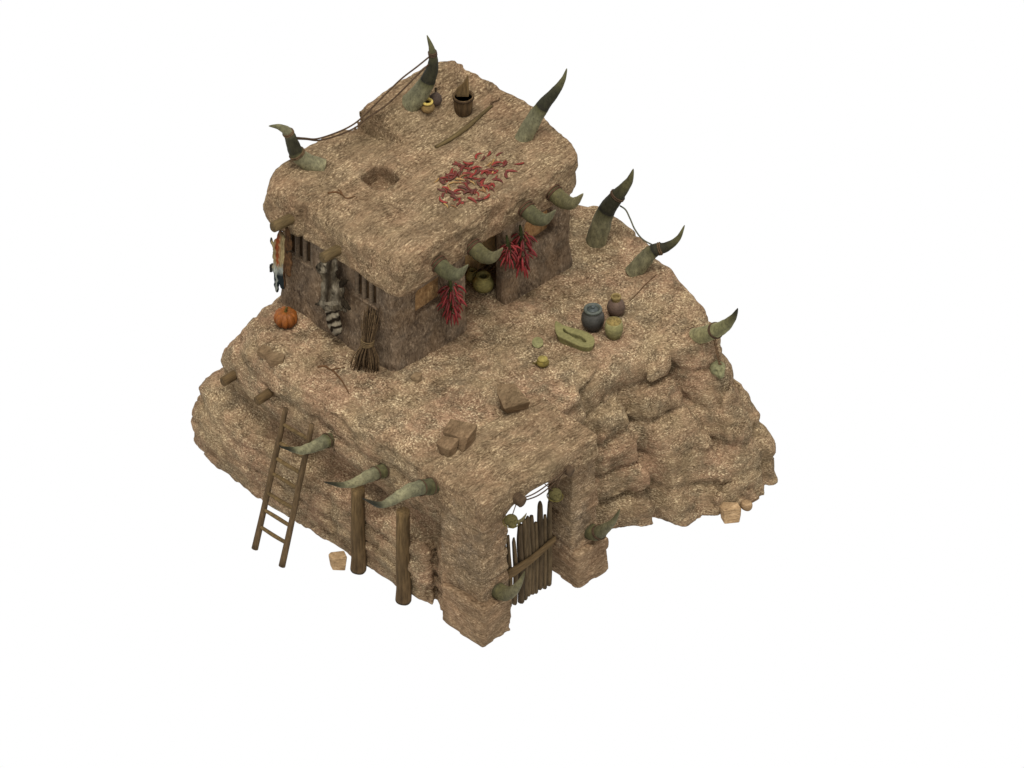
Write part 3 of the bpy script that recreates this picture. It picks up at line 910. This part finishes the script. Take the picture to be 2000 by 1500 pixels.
# ------------------------------------------------------------------ jars in the doorway
jp = hit(944, 566)
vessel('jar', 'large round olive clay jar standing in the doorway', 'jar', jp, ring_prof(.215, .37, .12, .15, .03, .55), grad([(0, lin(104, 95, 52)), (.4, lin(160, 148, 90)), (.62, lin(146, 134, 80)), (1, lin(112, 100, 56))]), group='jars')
jp2 = P(922, 547, Z=jp.z + .02)
jp2 = Vector((jp2.x, jp2.y, ground_z(jp2.x, jp2.y, 4.6)))
vessel('jar', 'smaller olive clay jar behind the large round one in the doorway', 'jar', jp2, ring_prof(.125, .27, .075, .09, .02, .55), grad([(0, lin(104, 92, 50)), (.4, lin(156, 142, 84)), (1, lin(112, 98, 54))]), group='jars')

# ------------------------------------------------------------------ logs through the left wall, pelts
for lab, (ua, va), (ub, vb) in (('round log end sticking out under the roof above the fox pelt', (566, 428), (534, 444)), ('round log end sticking out under the roof above the striped grey pelt', (660, 488), (630, 504))):
    h0 = hit(ua, va)
    pts = [P(ua + 10, va - 6, Y=h0.y), P(ua, va, Y=h0.y), P(ub, vb, Y=h0.y)]
    o = MB().tube(pts, [.115, .115, .108], lin(98, 82, 56), 14, True, 3, ripple=.04).build('log_end', M_WOODX, None, h0)
    tag(o, lab, 'log', 'log ends under the roof')


def pelt(name, label, cat, outline, x, colf, thick=.035):
    ol = []
    for u, v in outline:
        q = P(u, v, X=x); ol.append((q.y, q.z))
    ol = crom(ol, 3)
    lo = ol.min(0) - .05; hi = ol.max(0) + .05
    def f(X, Y, Z):
        d2 = np.broadcast_to(sdpoly(Y[0], Z[0], ol)[None], X.shape)
        d2 = d2 - .012 - .016 * fbm(Y * 17, Z * 13, X * 0, 2)
        wav = .05 * fbm(Y * 2.2, Z * 1.6, 0 * X, 2)
        t = thick * (.45 + .8 * np.sqrt(np.clip(-d2, 0, .2) / .2))
        return smax(d2, np.abs(X - x - wav) - t, .02)
    v, q = surface_nets(f, (x - .2, lo[0], lo[1]), (x + .2, hi[0], hi[1]), .0115)
    cols = []
    for p in v:
        u_, v__ = px((x, p[1], p[2]))
        cols.append(colf(u_, v__, p))
    c = Vector((x, (lo[0] + hi[0]) / 2, hi[1]))
    o = np_mesh(name, v, q, M_FUR, None, c, True, cols)
    return tag(o, label, cat, 'animal pelts hanging on the left wall')


def mixt(a, b, t):
    t = min(max(t, 0), 1)
    return tuple(a[i] * (1 - t) + b[i] * t for i in range(3))


def nz(p, s):
    return float(vnoise(np.float64(p[1] * s), np.float64(p[2] * s), np.float64(3.3)))


z2 = lambda L: [(500 + a / 6, 410 + b / 6) for a, b in L]
FOX = z2([(270, 250), (300, 290), (340, 345), (346, 300), (340, 215), (378, 230), (408, 330), (416, 460), (365, 470), (350, 480), (345, 540), (400, 500), (405, 600), (418, 760), (385, 750), (345, 690), (345, 760), (337, 900), (300, 918),
          (282, 860), (268, 800), (262, 935), (240, 948), (220, 850), (214, 740), (206, 690), (180, 727), (162, 712), (172, 640), (190, 622), (205, 650), (200, 500), (204, 420), (186, 370), (188, 330), (215, 375), (245, 330), (256, 285)])


def foxcol(u, v, p):
    n = nz(p, 16) * 2.5
    cream = lin(142, 126, 92); rust = lin(122, 62, 34); white = lin(136, 138, 130); blue = lin(36, 42, 44); drk = lin(58, 44, 32)
    uu = u + n
    c = cream
    t = (v - 452) / (570 - 452)
    c = mixt(c, rust, 1.25 - abs(uu - 544.5) / 4.2) if v < 520 + n * 2 else c
    c = mixt(c, lin(96, 60, 40), .8 - abs(uu - 546) / 1.8) if v < 510 else c
    c = mixt(c, white, (v + n * 3 - 512) / 12)
    if v > 530 + n * 2:
        s = abs(uu - 541) < 1.8
        c = white if s else mixt(white, blue, (v - 528) / 10)
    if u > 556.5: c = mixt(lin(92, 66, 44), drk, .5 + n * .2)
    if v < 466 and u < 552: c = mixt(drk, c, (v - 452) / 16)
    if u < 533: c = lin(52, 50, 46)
    return c


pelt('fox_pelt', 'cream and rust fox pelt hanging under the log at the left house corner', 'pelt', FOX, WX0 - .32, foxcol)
z3 = lambda L: [(600 + a / 7.143, 470 + b / 7.143) for a, b in L]
RAC = z3([(140, 350), (190, 310), (280, 330), (330, 300), (385, 262), (400, 330), (412, 380), (388, 440), (420, 530), (480, 568), (575, 540), (552, 592), (520, 622), (522, 700), (512, 780), (552, 850), (595, 955), (568, 945), (530, 882),
          (505, 905), (545, 985), (515, 970), (470, 915), (480, 960), (432, 992), (460, 1080), (472, 1200), (472, 1295), (440, 1280), (430, 1308), (390, 1292), (330, 1190), (300, 1100), (278, 1010), (258, 960), (200, 900), (138, 892), (130, 870),
          (200, 828), (210, 780), (215, 600), (200, 500), (150, 400)])


def raccol(u, v, p):
    n = nz(p, 14) * 2.2
    grey = lin(82, 73, 59); pale = lin(140, 130, 112); drk = lin(34, 28, 21); mid = lin(52, 44, 34)
    a, b = (u + n - 600) * 7.143, (v + n - 470) * 7.143
    c = mixt(grey, pale, .42 + 1.0 * nz(p, 7)); c = mixt(c, drk, -.15 + 1.1 * nz(p, 5.3) + .4 * nz(p, 23))
    cx = 330 - .05 * (b - 300)
    c = mixt(c, mid, 1.15 - abs(a - cx) / 62) if b < 900 else c
    if b > 960:
        ph = math.sin((b - 960 + (a - 350) * .45 + 26 * nz(p, 8)) / 62 * math.pi)
        c = mixt(drk, pale, .42 + .75 * ph * -1 + .3 * nz(p, 19))
    if b < 440 and (a < 280 or a > 400):
        c = mixt(drk, pale, .5 + .8 * nz(p, 22))
    if a > 470 and 540 < b < 640: c = drk
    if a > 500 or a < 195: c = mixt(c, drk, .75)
    if abs(b - 860) < 26 and 220 < a < 460: c = mixt(c, pale, .6)
    return c


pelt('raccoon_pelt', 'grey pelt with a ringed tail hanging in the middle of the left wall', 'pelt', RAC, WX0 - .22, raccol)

# ------------------------------------------------------------------ pumpkin
pk = hit(558, 634)
pum = thing('pumpkin', 'round orange ribbed pumpkin sitting beside the left wall of the house', 'pumpkin', pk)
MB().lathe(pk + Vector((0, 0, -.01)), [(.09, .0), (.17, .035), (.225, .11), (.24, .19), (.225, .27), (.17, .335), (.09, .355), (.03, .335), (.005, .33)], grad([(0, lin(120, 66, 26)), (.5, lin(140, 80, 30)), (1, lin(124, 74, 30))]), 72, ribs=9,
           ribamp=.22).build('pumpkin_body', M_PUMP, pum)
MB().tube([pk + Vector((0, 0, .32)), pk + Vector((.0, 0, .37)), pk + Vector((.02, -.02, .42))], [.035, .022, .026], lin(96, 84, 42), 8, ripple=.1).build('pumpkin_stem', M_WOOD, pum)

# ------------------------------------------------------------------ bundle of twigs
tb = hit(712, 735)
wallx = WX0 - .05
bun = thing('twig_bundle', 'tall bundle of dry twigs tied round the middle leaning on the left wall', 'twig bundle', tb)
tie = P(718, 668, X=WX0 - .26); topc = P(724, 612, X=WX0 - .12)
right = Vector((C7, -C7, 0)); toc = Vector((-C7, -C7, 0))
m = MB()
for k in range(95):
    a = random.uniform(0, 2 * math.pi); r = math.sqrt(random.random())
    o = right * math.cos(a) * r + toc * math.sin(a) * r
    pt = tie + o * .10
    tp = topc + o * .19 + up * random.uniform(-.22, .1) * (1 if random.random() < .75 else 1.8)
    bx = right * (math.cos(a) * r * .29 - .05) + toc * (math.sin(a) * r * .16 + .05)
    bt = Vector((tie.x, tie.y, 0)) + bx
    gz = max(ground_z(bt.x, bt.y, 4.2), 3.3)
    bt.z = gz + max(0, random.uniform(-.05, .16))
    if k % 7 == 0:
        bt = Vector((bt.x, bt.y, gz + random.uniform(.1, .4))) - right * .05
    mid1 = lerp(pt, tp, .5) + right * random.uniform(-.02, .02)
    mid2 = lerp(pt, bt, .5) + right * random.uniform(-.03, .03) + o * .03
    c = mixt(lin(60, 47, 34), lin(112, 92, 68), random.random())
    m.tube([bt, mid2, pt, mid1, tp], [.010, .012, .012, .010, .007], c, 5, True, 2)
m.build('twigs', M_ROPE, bun)
m = MB()
for j in range(4):
    zc = tie + up * (j * .035 - .05)
    m.tube([zc + right * math.cos(q * .5236) * .125 + toc * math.sin(q * .5236) * .12 + up * .01 * math.sin(q + j) for q in range(13)], [.014] * 3, lin(108, 90, 64), 6, False, 2)
m.build('tie', M_ROPE, bun)


# ------------------------------------------------------------------ loose stones
def stone(label, pts_bottom, height, taper, mat, at, seed, group='loose stones', tilt=(0, 0), name='stone', h=.015, amp=.008):
    """angular stone: footprint polygon (metres round AT) narrowing upward"""
    fp = np.array(pts_bottom, float)
    ext = np.abs(fp).max() + .1
    def f(X, Y, Z):
        t = np.clip(Z / height, 0, 1)
        sc = 1 - taper * t
        d = np.empty(X.shape)
        for k in range(X.shape[2]):
            d[:, :, k] = sdpoly(X[:, :, k] / sc[0, 0, k], Y[:, :, k] / sc[0, 0, k], fp) * sc[0, 0, k]
        d = smax(d, Z - height - tilt[0] * X - tilt[1] * Y, .012)
        d = np.maximum(d, -Z - .06)
        return d - amp * fbm(X * 4 + seed, Y * 4, Z * 4, 2)
    v, q = surface_nets(f, (-ext, -ext, -.1), (ext, ext, height + .25), h)
    return tag(np_mesh(name, v + np.array(at), q, mat, None, at), label, 'stone', group)


def fp_px(at, uvs, drop=0):
    out = []
    for u, v in uvs:
        q = P(u, v + drop, Z=at.z); out.append((q.x - at.x, q.y - at.y))
    a = sum(out[i][0] * out[i - 1][1] - out[i - 1][0] * out[i][1] for i in range(len(out)))
    return out


def slab_stone(label, foot, tops, mat, at, seed, group='loose stones'):
    """broken angular slab: hull of a footprint and an uneven top, edges slightly worn"""
    import bmesh
    rs = random.Random(seed)
    bm = bmesh.new()
    for x, y in foot: bm.verts.new((x, y, -.05))
    for x, y, z in tops: bm.verts.new((x, y, z))
    bmesh.ops.convex_hull(bm, input=bm.verts)
    loose = [v for v in bm.verts if not v.link_faces]
    bmesh.ops.delete(bm, geom=loose, context='VERTS')
    bmesh.ops.recalc_face_normals(bm, faces=bm.faces)
    bmesh.ops.bevel(bm, geom=list(bm.edges), offset=.009, segments=1, affect='EDGES', clamp_overlap=True)
    vs = [tuple(Vector(at) + v.co) for v in bm.verts]
    bm.verts.index_update()
    fs = [[v.index for v in f.verts] for f in bm.faces]
    bm.free()
    return tag(np_mesh('stone', vs, fs, mat, None, at, False), label, 'stone', group)


def uvstone(label, at, foot_uv, top_uv, mat, seed):
    ft = fp_px(at, foot_uv)
    tp = []
    for u, v, z in top_uv:
        q = P(u, v, Z=at.z + z); tp.append((q.x - at.x, q.y - at.y, z))
    return slab_stone(label, ft, tp, mat, at, seed)


a = hit(1004, 800)
uvstone('large angular brown boulder lying alone on the terrace above the gate', a, [(980, 796), (992, 806), (1030, 798), (1030, 792), (1010, 782), (984, 782)],
        [(969, 764, .26), (974, 750, .28), (1004, 748, .34), (1036, 785, .24), (1012, 782, .33), (985, 799, .25)], M_STONE, 1)
a = hit(904, 868)
uvstone('bigger of the two stones lying together at the left above the gate', a, [(880, 868), (904, 882), (926, 864), (926, 854), (900, 848), (880, 852)],
        [(863, 843, .15), (880, 817, .20), (933, 829, .34), (914, 855, .27), (893, 852, .22)], M_STONE, 3)
a = hit(874, 886)
uvstone('smaller stone leaning against a bigger one near the left edge above the gate', a, [(860, 884), (874, 894), (890, 888), (890, 878), (876, 870), (864, 874)],
        [(851, 866, .17), (864, 850, .22), (897, 856, .27), (879, 878, .20), (862, 874, .16)], M_STONE, 6)
a = hit(813, 740)
uvstone('tiny stone on the ground by the front corner of the house', a, [(802, 741), (815, 748), (824, 742), (822, 736), (808, 735)], [(801, 736, .06), (811, 725, .12), (825, 728, .11), (817, 742, .05)], M_STONE, 9)
a = hit(518, 690)
uvstone('flat grey stone touching another on the terrace near the pumpkin, the one farther left', a, [(502, 692), (518, 700), (534, 694), (530, 682), (512, 682)], [(501, 684, .07), (512, 672, .09), (528, 676, .10), (534, 688, .07), (518, 693, .07)], M_STONE, 12)
a = hit(537, 704)
uvstone('long flat grey stone overlapping another on the terrace left of the twig bundle', a, [(520, 704), (530, 713), (553, 711), (557, 702), (540, 696), (522, 698)], [(518, 694, .10), (534, 685, .12), (557, 692, .10), (553, 704, .09), (532, 705, .09)], M_STONE, 15)
a = P(660, 1104, Z=0)
uvstone('pale square stone on the ground between the ladder and the wooden posts', a, [(645, 1100), (650, 1110), (674, 1111), (676, 1098), (668, 1092), (648, 1092)], [(641, 1083, .22), (646, 1078, .26), (672, 1075, .27), (678, 1088, .21), (650, 1091, .22)], M_PALE, 18)
a = P(1427, 1010, Z=0)
uvstone('pale block shaped stone on the ground below the right cliff', a, [(1408, 1008), (1415, 1020), (1444, 1017), (1447, 1002), (1438, 994), (1410, 998)], [(1404, 987, .22), (1412, 980, .26), (1440, 981, .28), (1448, 993, .22), (1414, 998, .22)], M_PALE, 21)
a = P(1458, 996, Z=0)
m = MB()
sv, sf = surface_nets(lambda X, Y, Z: np.sqrt(X * X + Y * Y + (Z - .12) ** 2) - .118 - .012 * fbm(X * 7, Y * 7, Z * 7, 2), (-.2, -.2, -.08), (.2, .2, .32), .02)
tag(np_mesh('stone', sv + np.array(a), sf, M_PALE, None, a), 'small round pale stone on the ground beside the block below the cliff', 'stone', 'loose stones')

# ------------------------------------------------------------------ twigs lying about
for lab, br in (('forked dry twig lying on the terrace left of the twig bundle', [[(620, 718), (635, 716), (646, 723), (658, 721), (674, 719)], [(648, 723), (660, 735), (670, 748), (682, 770)]]),
                ('little forked twig lying on the flat roof near the square pit', [[(640, 378), (656, 376), (668, 381), (677, 388), (694, 384)], [(668, 381), (665, 374), (660, 371)]])):
    q0 = hit(*br[0][0]); root = thing('dry_twig', lab, 'twig', q0, 'dry twigs')
    m = MB()
    for L in br:
        m.tube([hit(u, v) + Vector((0, 0, .012)) for u, v in L], [.018, .02, .014, .01], lin(96, 70, 48), 6, True, 3)
    m.build('twig', M_ROPE, root)
L = [(1230, 588), (1246, 572), (1262, 555), (1282, 537)]
o = MB().tube([hit(u, v) + Vector((0, 0, .006)) for u, v in L], [.008, .012, .008], lin(92, 70, 50), 6, True, 5).build('dry_twig', M_ROPE, None, hit(*L[0]))
tag(o, 'thin straight twig on the terrace below the two horns', 'twig', 'dry twigs')

# ------------------------------------------------------------------ pots and tools on the terrace
a = hit(1158, 640)
dp = thing('pot', 'large dark blue grey lidded pot on the terrace', 'pot', a, 'pots on the terrace')
DG = lin(76, 74, 66); DG2 = lin(60, 58, 54)
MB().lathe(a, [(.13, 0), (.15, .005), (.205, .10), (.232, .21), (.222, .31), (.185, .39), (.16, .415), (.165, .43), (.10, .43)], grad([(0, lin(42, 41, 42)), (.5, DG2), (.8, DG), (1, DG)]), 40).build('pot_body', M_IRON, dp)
MB().lathe(a + Vector((0, 0, .415)), [(.15, 0), (.175, .02), (.185, .045), (.178, .068), (.15, .075), (.125, .068), (.122, .05), (.06, .05)], lin(78, 82, 74), 40).build('pot_rim', M_IRON, dp)
lid = MB().lathe(a + Vector((0, 0, .45)), [(.115, 0), (.112, .02), (.07, .035), (.035, .045), (.022, .055)], lin(62, 68, 66), 36).build('lid', M_IRON, dp)
MB().lathe(a + Vector((0, 0, .49)), [(.02, 0), (.04, .02), (.045, .04), (.03, .06), (.008, .068)], lin(70, 76, 74), 20).build('knob', M_IRON, lid)
a = hit(1203, 613)
bj = thing('pot', 'brown bottle shaped jar with a narrow yellowish neck behind the grain pot', 'jar', a, 'pots on the terrace')
MB().lathe(a, [(.10, 0), (.12, .005), (.165, .09), (.182, .17), (.16, .27), (.105, .33), (.085, .345)], lin(96, 78, 66), 34).build('jar_body', M_CLAY, bj)
MB().lathe(a + Vector((0, 0, .335)), [(.08, 0), (.09, .02), (.085, .05), (.10, .06), (.102, .10), (.092, .115), (.07, .112), (.062, .09), (.06, .04), (.02, .03)], lin(128, 110, 68), 34).build('jar_neck', M_CLAY, bj)
a = hit(1199, 657)
gj = thing('pot', 'olive barrel pot filled to the brim with grain on the terrace', 'pot', a, 'pots on the terrace')
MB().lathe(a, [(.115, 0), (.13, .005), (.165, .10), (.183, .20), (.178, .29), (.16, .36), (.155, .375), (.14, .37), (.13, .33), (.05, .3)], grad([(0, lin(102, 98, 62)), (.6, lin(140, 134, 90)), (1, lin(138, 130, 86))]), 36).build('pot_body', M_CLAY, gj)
MB().lathe(a + Vector((0, 0, .30)), [(.145, 0), (.148, .075), (.11, .095), (.06, .108), (.01, .112)], lin(134, 116, 72), 36).build('grain', M_GRAIN, gj)
# trough
a = hit(1122, 668)
tr_out = [(1085, 627), (1100, 635), (1128, 641), (1148, 648), (1161, 658), (1160, 674), (1143, 678), (1124, 672), (1104, 663), (1090, 657), (1084, 645)]
tr_in = [(1100, 640), (1109, 648), (1124, 652), (1135, 656), (1145, 665), (1141, 668), (1128, 662), (1112, 653), (1101, 648)]
H = .15
base_pt = P(1122, 668, Z=a.z + H)


def loc2(L):
    out = []
    for u, v in L:
        q = P(u, v, Z=a.z + H); out.append((q.x - a.x, q.y - a.y))
    return crom(out, 2)


to, ti = loc2(tr_out), loc2(tr_in)


def trough(X, Y, Z):
    x2, y2 = X[:, :, 0], Y[:, :, 0]
    d = np.broadcast_to(sdpoly(x2, y2, to)[:, :, None], X.shape) + .04 * (1 - np.clip(Z / H, 0, 1))
    top = H + .03 * np.clip((-X + Y * 1.0 - .1) / .5, 0, 1)
    d = smax(d, Z - top, .02)
    i = np.broadcast_to(sdpoly(x2, y2, ti)[:, :, None], X.shape)
    d = smax(d, -np.maximum(i, .045 - Z), .015)
    return np.maximum(d, -Z - .03)


ext = np.abs(to).max() + .06
tv, tf = surface_nets(trough, (-ext, -ext, -.06), (ext, ext, .26), .015)
tag(np_mesh('mortar_trough', tv + np.array(a), tf, M_TROUGH, None, a, True, [lin(126, 120, 80)] * len(tv)), 'pointed olive stone trough with a long hollow on the terrace', 'trough')
a = hit(1050, 672)
n_ = Vector((.25, -.35, .9)).normalized()
m = MB(); m.lathe(a + Vector((0, 0, .02)), [(.03, 0), (.07, .012), (.105, .05), (.112, .075), (.103, .078), (.075, .045), (.03, .03), (.004, .03)], grad([(0, lin(110, 106, 66)), (1, lin(142, 138, 96))]), 30, ax=(-.45, -.45, .8))
tag(m.build('bowl', M_CLAY, None, a), 'shallow greenish bowl tipped on its side left of the trough', 'bowl')
a = hit(1060, 714)
lj = thing('pot', 'little round mustard pot with a lid in front of the tipped bowl', 'pot', a, 'pots on the terrace')
MB().lathe(a, [(.07, 0), (.08, .004), (.122, .05), (.128, .09), (.105, .13), (.085, .145)], grad([(0, lin(84, 72, 34)), (1, lin(126, 110, 52))]), 30).build('pot_body', M_CLAY, lj)
MB().lathe(a + Vector((0, 0, .14)), [(.085, 0), (.1, .008), (.098, .035), (.07, .055), (.035, .062), (.03, .08), (.012, .09)], lin(152, 136, 74), 30).build('lid', M_CLAY, lj)
MB().tube([a + Vector((-.11, .11, .06)) * .8, a + Vector((-.13, .09, .08)), a + Vector((-.18, .10, .1))], [.03, .022, .014], lin(92, 78, 38), 8).build('spout', M_CLAY, lj)

# ------------------------------------------------------------------ log stubs on the left cliff
for lab, (ua, va), (ub, vb) in (('wooden peg sticking out of the cliff nearest the far left edge of the mound', (462, 730), (436, 746)), ('wooden peg sticking out of the cliff above the ladder top', (529, 766), (502, 784))):
    h0 = hit(ua - 3, va + 2)
    pts = [P(ua + 12, va - 7, Y=h0.y), P(ua, va, Y=h0.y), P(ub, vb, Y=h0.y)]
    o = MB().tube(pts, [.10, .10, .095], lin(92, 74, 50), 12, True, 3, ripple=.05).build('wooden_peg', M_WOODX, None, h0)
    tag(o, lab, 'peg', 'wooden pegs in the left cliff')

# ------------------------------------------------------------------ ladder
lad = thing('ladder', 'crude wooden pole ladder leaning against the left cliff', 'ladder', P(524, 1090, Z=0))
LB, RB = P(498, 1072, Z=0), P(551, 1106, Z=0)
LT, RT_ = P(558, 797, Y=LB.y), P(609, 828, Y=RB.y)
for b, t in ((LB, LT), (RB, RT_)):
    m = MB(); m.tube([b, lerp(b, t, .35) + Vector((.02, .01, 0)), lerp(b, t, .7) + Vector((-.01, -.01, 0)), t], [.068, .06, .062, .05], lin(90, 73, 52), 10, True, 5, ripple=.06)
    m.build('rail', M_WOOD, lad)
for k, fr in enumerate((.11, .24, .35, .46, .60, .72, .84)):
    a, b = lerp(LT, LB, fr), lerp(RT_, RB, fr - .005)
    mm = lerp(a, b, .5) + Vector((0, 0, -.02 + .015 * (k % 2)))
    MB().tube([a, mm, b], [.036, .042, .04], lin(102, 84, 56), 8, True, 4, ripple=.08).build('rung', M_WOODX, lad)

# ------------------------------------------------------------------ posts
for lab, (u, v), vt in (('upright log post under a dark tipped horn, the one nearer the ladder', (700, 1113), 955), ('upright log post nearest the gateway on the left side', (788, 1173), 998)):
    b = P(u, v, Z=0); h = (v - vt) / 78.06
    m = MB()
    m.tube([b, b + Vector((.01, 0, h * .25)), b + Vector((-.01, .01, h * .6)), b + Vector((-.005, 0, h))], [.158, .148, .14, .132], grad([(0, lin(58, 48, 34)), (.06, lin(92, 74, 52)), (1, lin(104, 84, 56))]), 22, True, 6, ripple=.035)
    tag(m.build('log_post', M_WOOD, None, b), lab, 'post', 'log posts along the left cliff')

# ------------------------------------------------------------------ picket gate
gy = .47
pg = thing('picket_gate', 'rough wooden picket gate with one slanting crossbar between the stone pillars', 'gate', (1.7, gy, 0))
xs = [1.06, 1.19, 1.34, 1.50, 1.61, 1.70, 1.80, 1.91, 2.02, 2.15, 2.27]
zt = [2.04, 1.92, 1.78, 2.02, 2.08, 2.10, 2.05, 1.82, 2.28, 1.86, 2.12]
for k, x in enumerate(xs):
    zb = .03 + random.uniform(0, .1); lean = (-.10 + .12 * k / 10) * .6
    r = (.062, .046, .05, .066, .06, .07, .062, .05, .068, .046, .058)[k]
    m = MB()
    m.tube([(x, gy + .01 * (k % 3), zb), (x + .01, gy, zb + .7), (x + lean * .5 + random.uniform(-.015, .015), gy, zt[k] * .75), (x + lean, gy, zt[k] - .12), (x + lean + .005, gy, zt[k])],
           [r, r * 1.0, r * .92, r * .8, r * (.28 if k % 3 == 2 else .6)], mixt(lin(66, 54, 40), lin(98, 82, 60), random.random()), 9, True, 4, ripple=.07)
    m.build('picket', M_WOOD, pg)
cb = plate([(0, -.16), (.62, -.10), (1.33, .07), (1.35, .23), (.66, .09), (0, .10)], Vector((1.02, gy - .095, 1.06)), Vector((1, 0, 0)), Vector((0, 0, 1)), .06, M_WOODX, 'crossbar', parent=pg, col=lin(92, 74, 50), h=.018)

# ------------------------------------------------------------------ log ends, skulls and cords on the lintel
for lab, (u, v), r in (('round log end set in the lintel at the left side of the gate opening', (1012, 975), .125), ('round log end set in the lintel at the right side of the gate opening', (1107, 917), .105)):
    b = P(u, v, Y=.12)
    o = MB().tube([b + Vector((0, .25, 0)), b, b + Vector((0, -.12, 0))], [r, r, r * .93], lin(84, 68, 52), 14, True, 3, ripple=.05).build('log_end', M_WOODX, None, b)
    tag(o, lab, 'log', 'log ends in the gate lintel')
for lab, (u, v), y, hornt in (('round yellowish skull with a curved tusk hanging beside the tops of the pickets', (998, 1016), -.02, True), ('round yellowish skull hanging before the inner face of the right gate pillar', (1084, 965), .0, False)):
    c = P(u, v, Y=y)
    root = thing('hanging_skull', lab, 'skull', c, 'skulls hanging in the gateway')

    def skf(X, Y, Z):
        d = np.sqrt(X * X + (Y * 1.0) ** 2 + (Z * 1.08) ** 2) - .135
        jaw = np.sqrt((X) ** 2 + (Y + .05) ** 2 + (Z + .085) ** 2) - .075
        d = smin(d, jaw, .04)
        # sockets and nose look out of the gate
        for sx in (-.052, .052):
            d = smax(d, -(np.sqrt((X - sx) ** 2 + (Y + .125) ** 2 + (Z + .015) ** 2) - .034), .012)
        d = smax(d, -(np.sqrt((X) ** 2 + (Y + .14) ** 2 + (Z + .075) ** 2) - .022), .012)
        return d
    sv, sf = surface_nets(skf, (-.2, -.2, -.2), (.2, .2, .2), .011)
    ang = -.35
    Rm = np.array(Matrix.Rotation(ang, 3, 'Z') @ Matrix.Rotation(-.45, 3, 'X'))
    sv = sv @ Rm.T + np.array(c)
    np_mesh('skull', sv, sf, M_SKULL, root, None, True, [lin(86, 79, 48)] * len(sv))
    m = MB()
    m.tube([c + Vector((math.cos(q * .5236) * .155, math.sin(q * .5236) * .155, -.05 + .02 * math.sin(q * .5236))) for q in range(13)], [.012] * 3, lin(96, 86, 46), 7, False, 2)
    m.build('band', M_ROPE, root)
    if hornt:
        MB().tube([c + Vector((.08, -.08, -.06)), c + Vector((.16, -.12, -.03)), c + Vector((.22, -.16, .06)), c + Vector((.25, -.18, .14))], [.04, .035, .022, .004], lin(92, 84, 56), 9).build('tusk', M_HORN, root)
    top = P(u + 10, 985 if hornt else 932, Y=y)
    MB().tube([c + Vector((.04, 0, .11)), lerp(c + Vector((.03, 0, .1)), top, .6), top], [.011, .011], ROPED, 6).build('cord', M_ROPE, root)
    if not hornt:
        top2 = P(u - 20, 945, Y=y + .1)
        MB().tube([c + Vector((-.05, 0, .10)), top2], [.010, .010], ROPED, 6, sub=1).build('cord', M_ROPE, root)
y = .05
rope('upper cord drooping between the log ends across the gate opening', [P(1016, 973, Y=y), P(1035, 968, Y=y), P(1055, 957, Y=y), P(1080, 938, Y=y), P(1106, 916, Y=y)], .014, group='cords across the gate opening', name='cord', cat='cord')
rope('lower cord drooping between the log ends across the gate opening', [P(1014, 979, Y=y), P(1032, 975, Y=y), P(1052, 967, Y=y), P(1075, 950, Y=y), P(1106, 920, Y=y)], .014, group='cords across the gate opening', name='cord', cat='cord')

# ------------------------------------------------------------------ skull under the cliff horn
c = hit(1401, 718) - FWD * .10
root = thing('hanging_skull', 'pale greenish animal skull hanging on a rope under the right cliff horn', 'skull', c)


def sk2(X, Y, Z):
    d = np.sqrt(X * X + (Y * .95) ** 2 + (Z * 1.1) ** 2) - .155
    sn = np.sqrt((X - .04) ** 2 + (Y + .10) ** 2 + (Z + .10) ** 2) - .085
    d = smin(d, sn, .06)
    for a_, b_, c_, r_ in ((-.055, -.145, .02, .042), (.075, -.135, .025, .042), (-.02, -.155, -.115, .04)):
        d = smax(d, -(np.sqrt((X - a_) ** 2 + (Y - b_) ** 2 + (Z - c_) ** 2) - r_), .015)
    return d - .008 * fbm(X * 12, Y * 12, Z * 12, 2)


sv, sf = surface_nets(sk2, (-.25, -.27, -.25), (.25, .25, .25), .013)
Rm = np.array(Matrix.Rotation(-.6, 3, 'Z'))
np_mesh('skull', sv @ Rm.T + np.array(c), sf, M_SKULL, root, None, True, [lin(128, 125, 92)] * len(sv))
ht = P(1395, 660, X=hc.x)
m = MB()
for s in (0, math.pi):
    L = []
    for k in range(17):
        q = lerp(ht, c + Vector((0, -.08, .12)), k / 16)
        L.append(q + right * .022 * math.sin(k * 1.3 + s) + toc * .02 * math.cos(k * 1.3 + s))
    m.tube(L, [.014, .014], lin(112, 88, 66), 6, True, 2)
m.build('rope', M_ROPE, root)

# ------------------------------------------------------------------ light, world, camera
w = bpy.data.worlds.new('World'); scene.world = w; w.use_nodes = True
bg = w.node_tree.nodes['Background']
bg.inputs['Color'].default_value = (1, 1, 1, 1); bg.inputs['Strength'].default_value = 1.0
sl = bpy.data.lights.new('sun_lamp', 'SUN'); sl.energy = 2.5; sl.angle = math.radians(22); sl.color = (1, .98, .94)
so = bpy.data.objects.new('sun_lamp', sl); COL.objects.link(so)
so.rotation_euler = Vector((.24, .20, -1)).to_track_quat('-Z', 'Y').to_euler()

cam = bpy.data.cameras.new('camera'); cam.type = 'ORTHO'; cam.ortho_scale = 20.0; cam.clip_end = 200
co = bpy.data.objects.new('camera', cam); COL.objects.link(co)
co.location = P(1000, 750, Z=3.0) - FWD * 40
co.rotation_euler = FWD.to_track_quat('-Z', 'Y').to_euler()
scene.camera = co
scene.view_settings.view_transform = 'Standard'
scene.view_settings.look = 'None'
scene.view_settings.exposure = 0.0
scene.view_settings.gamma = 1.0
scene.cycles.max_bounces = 5
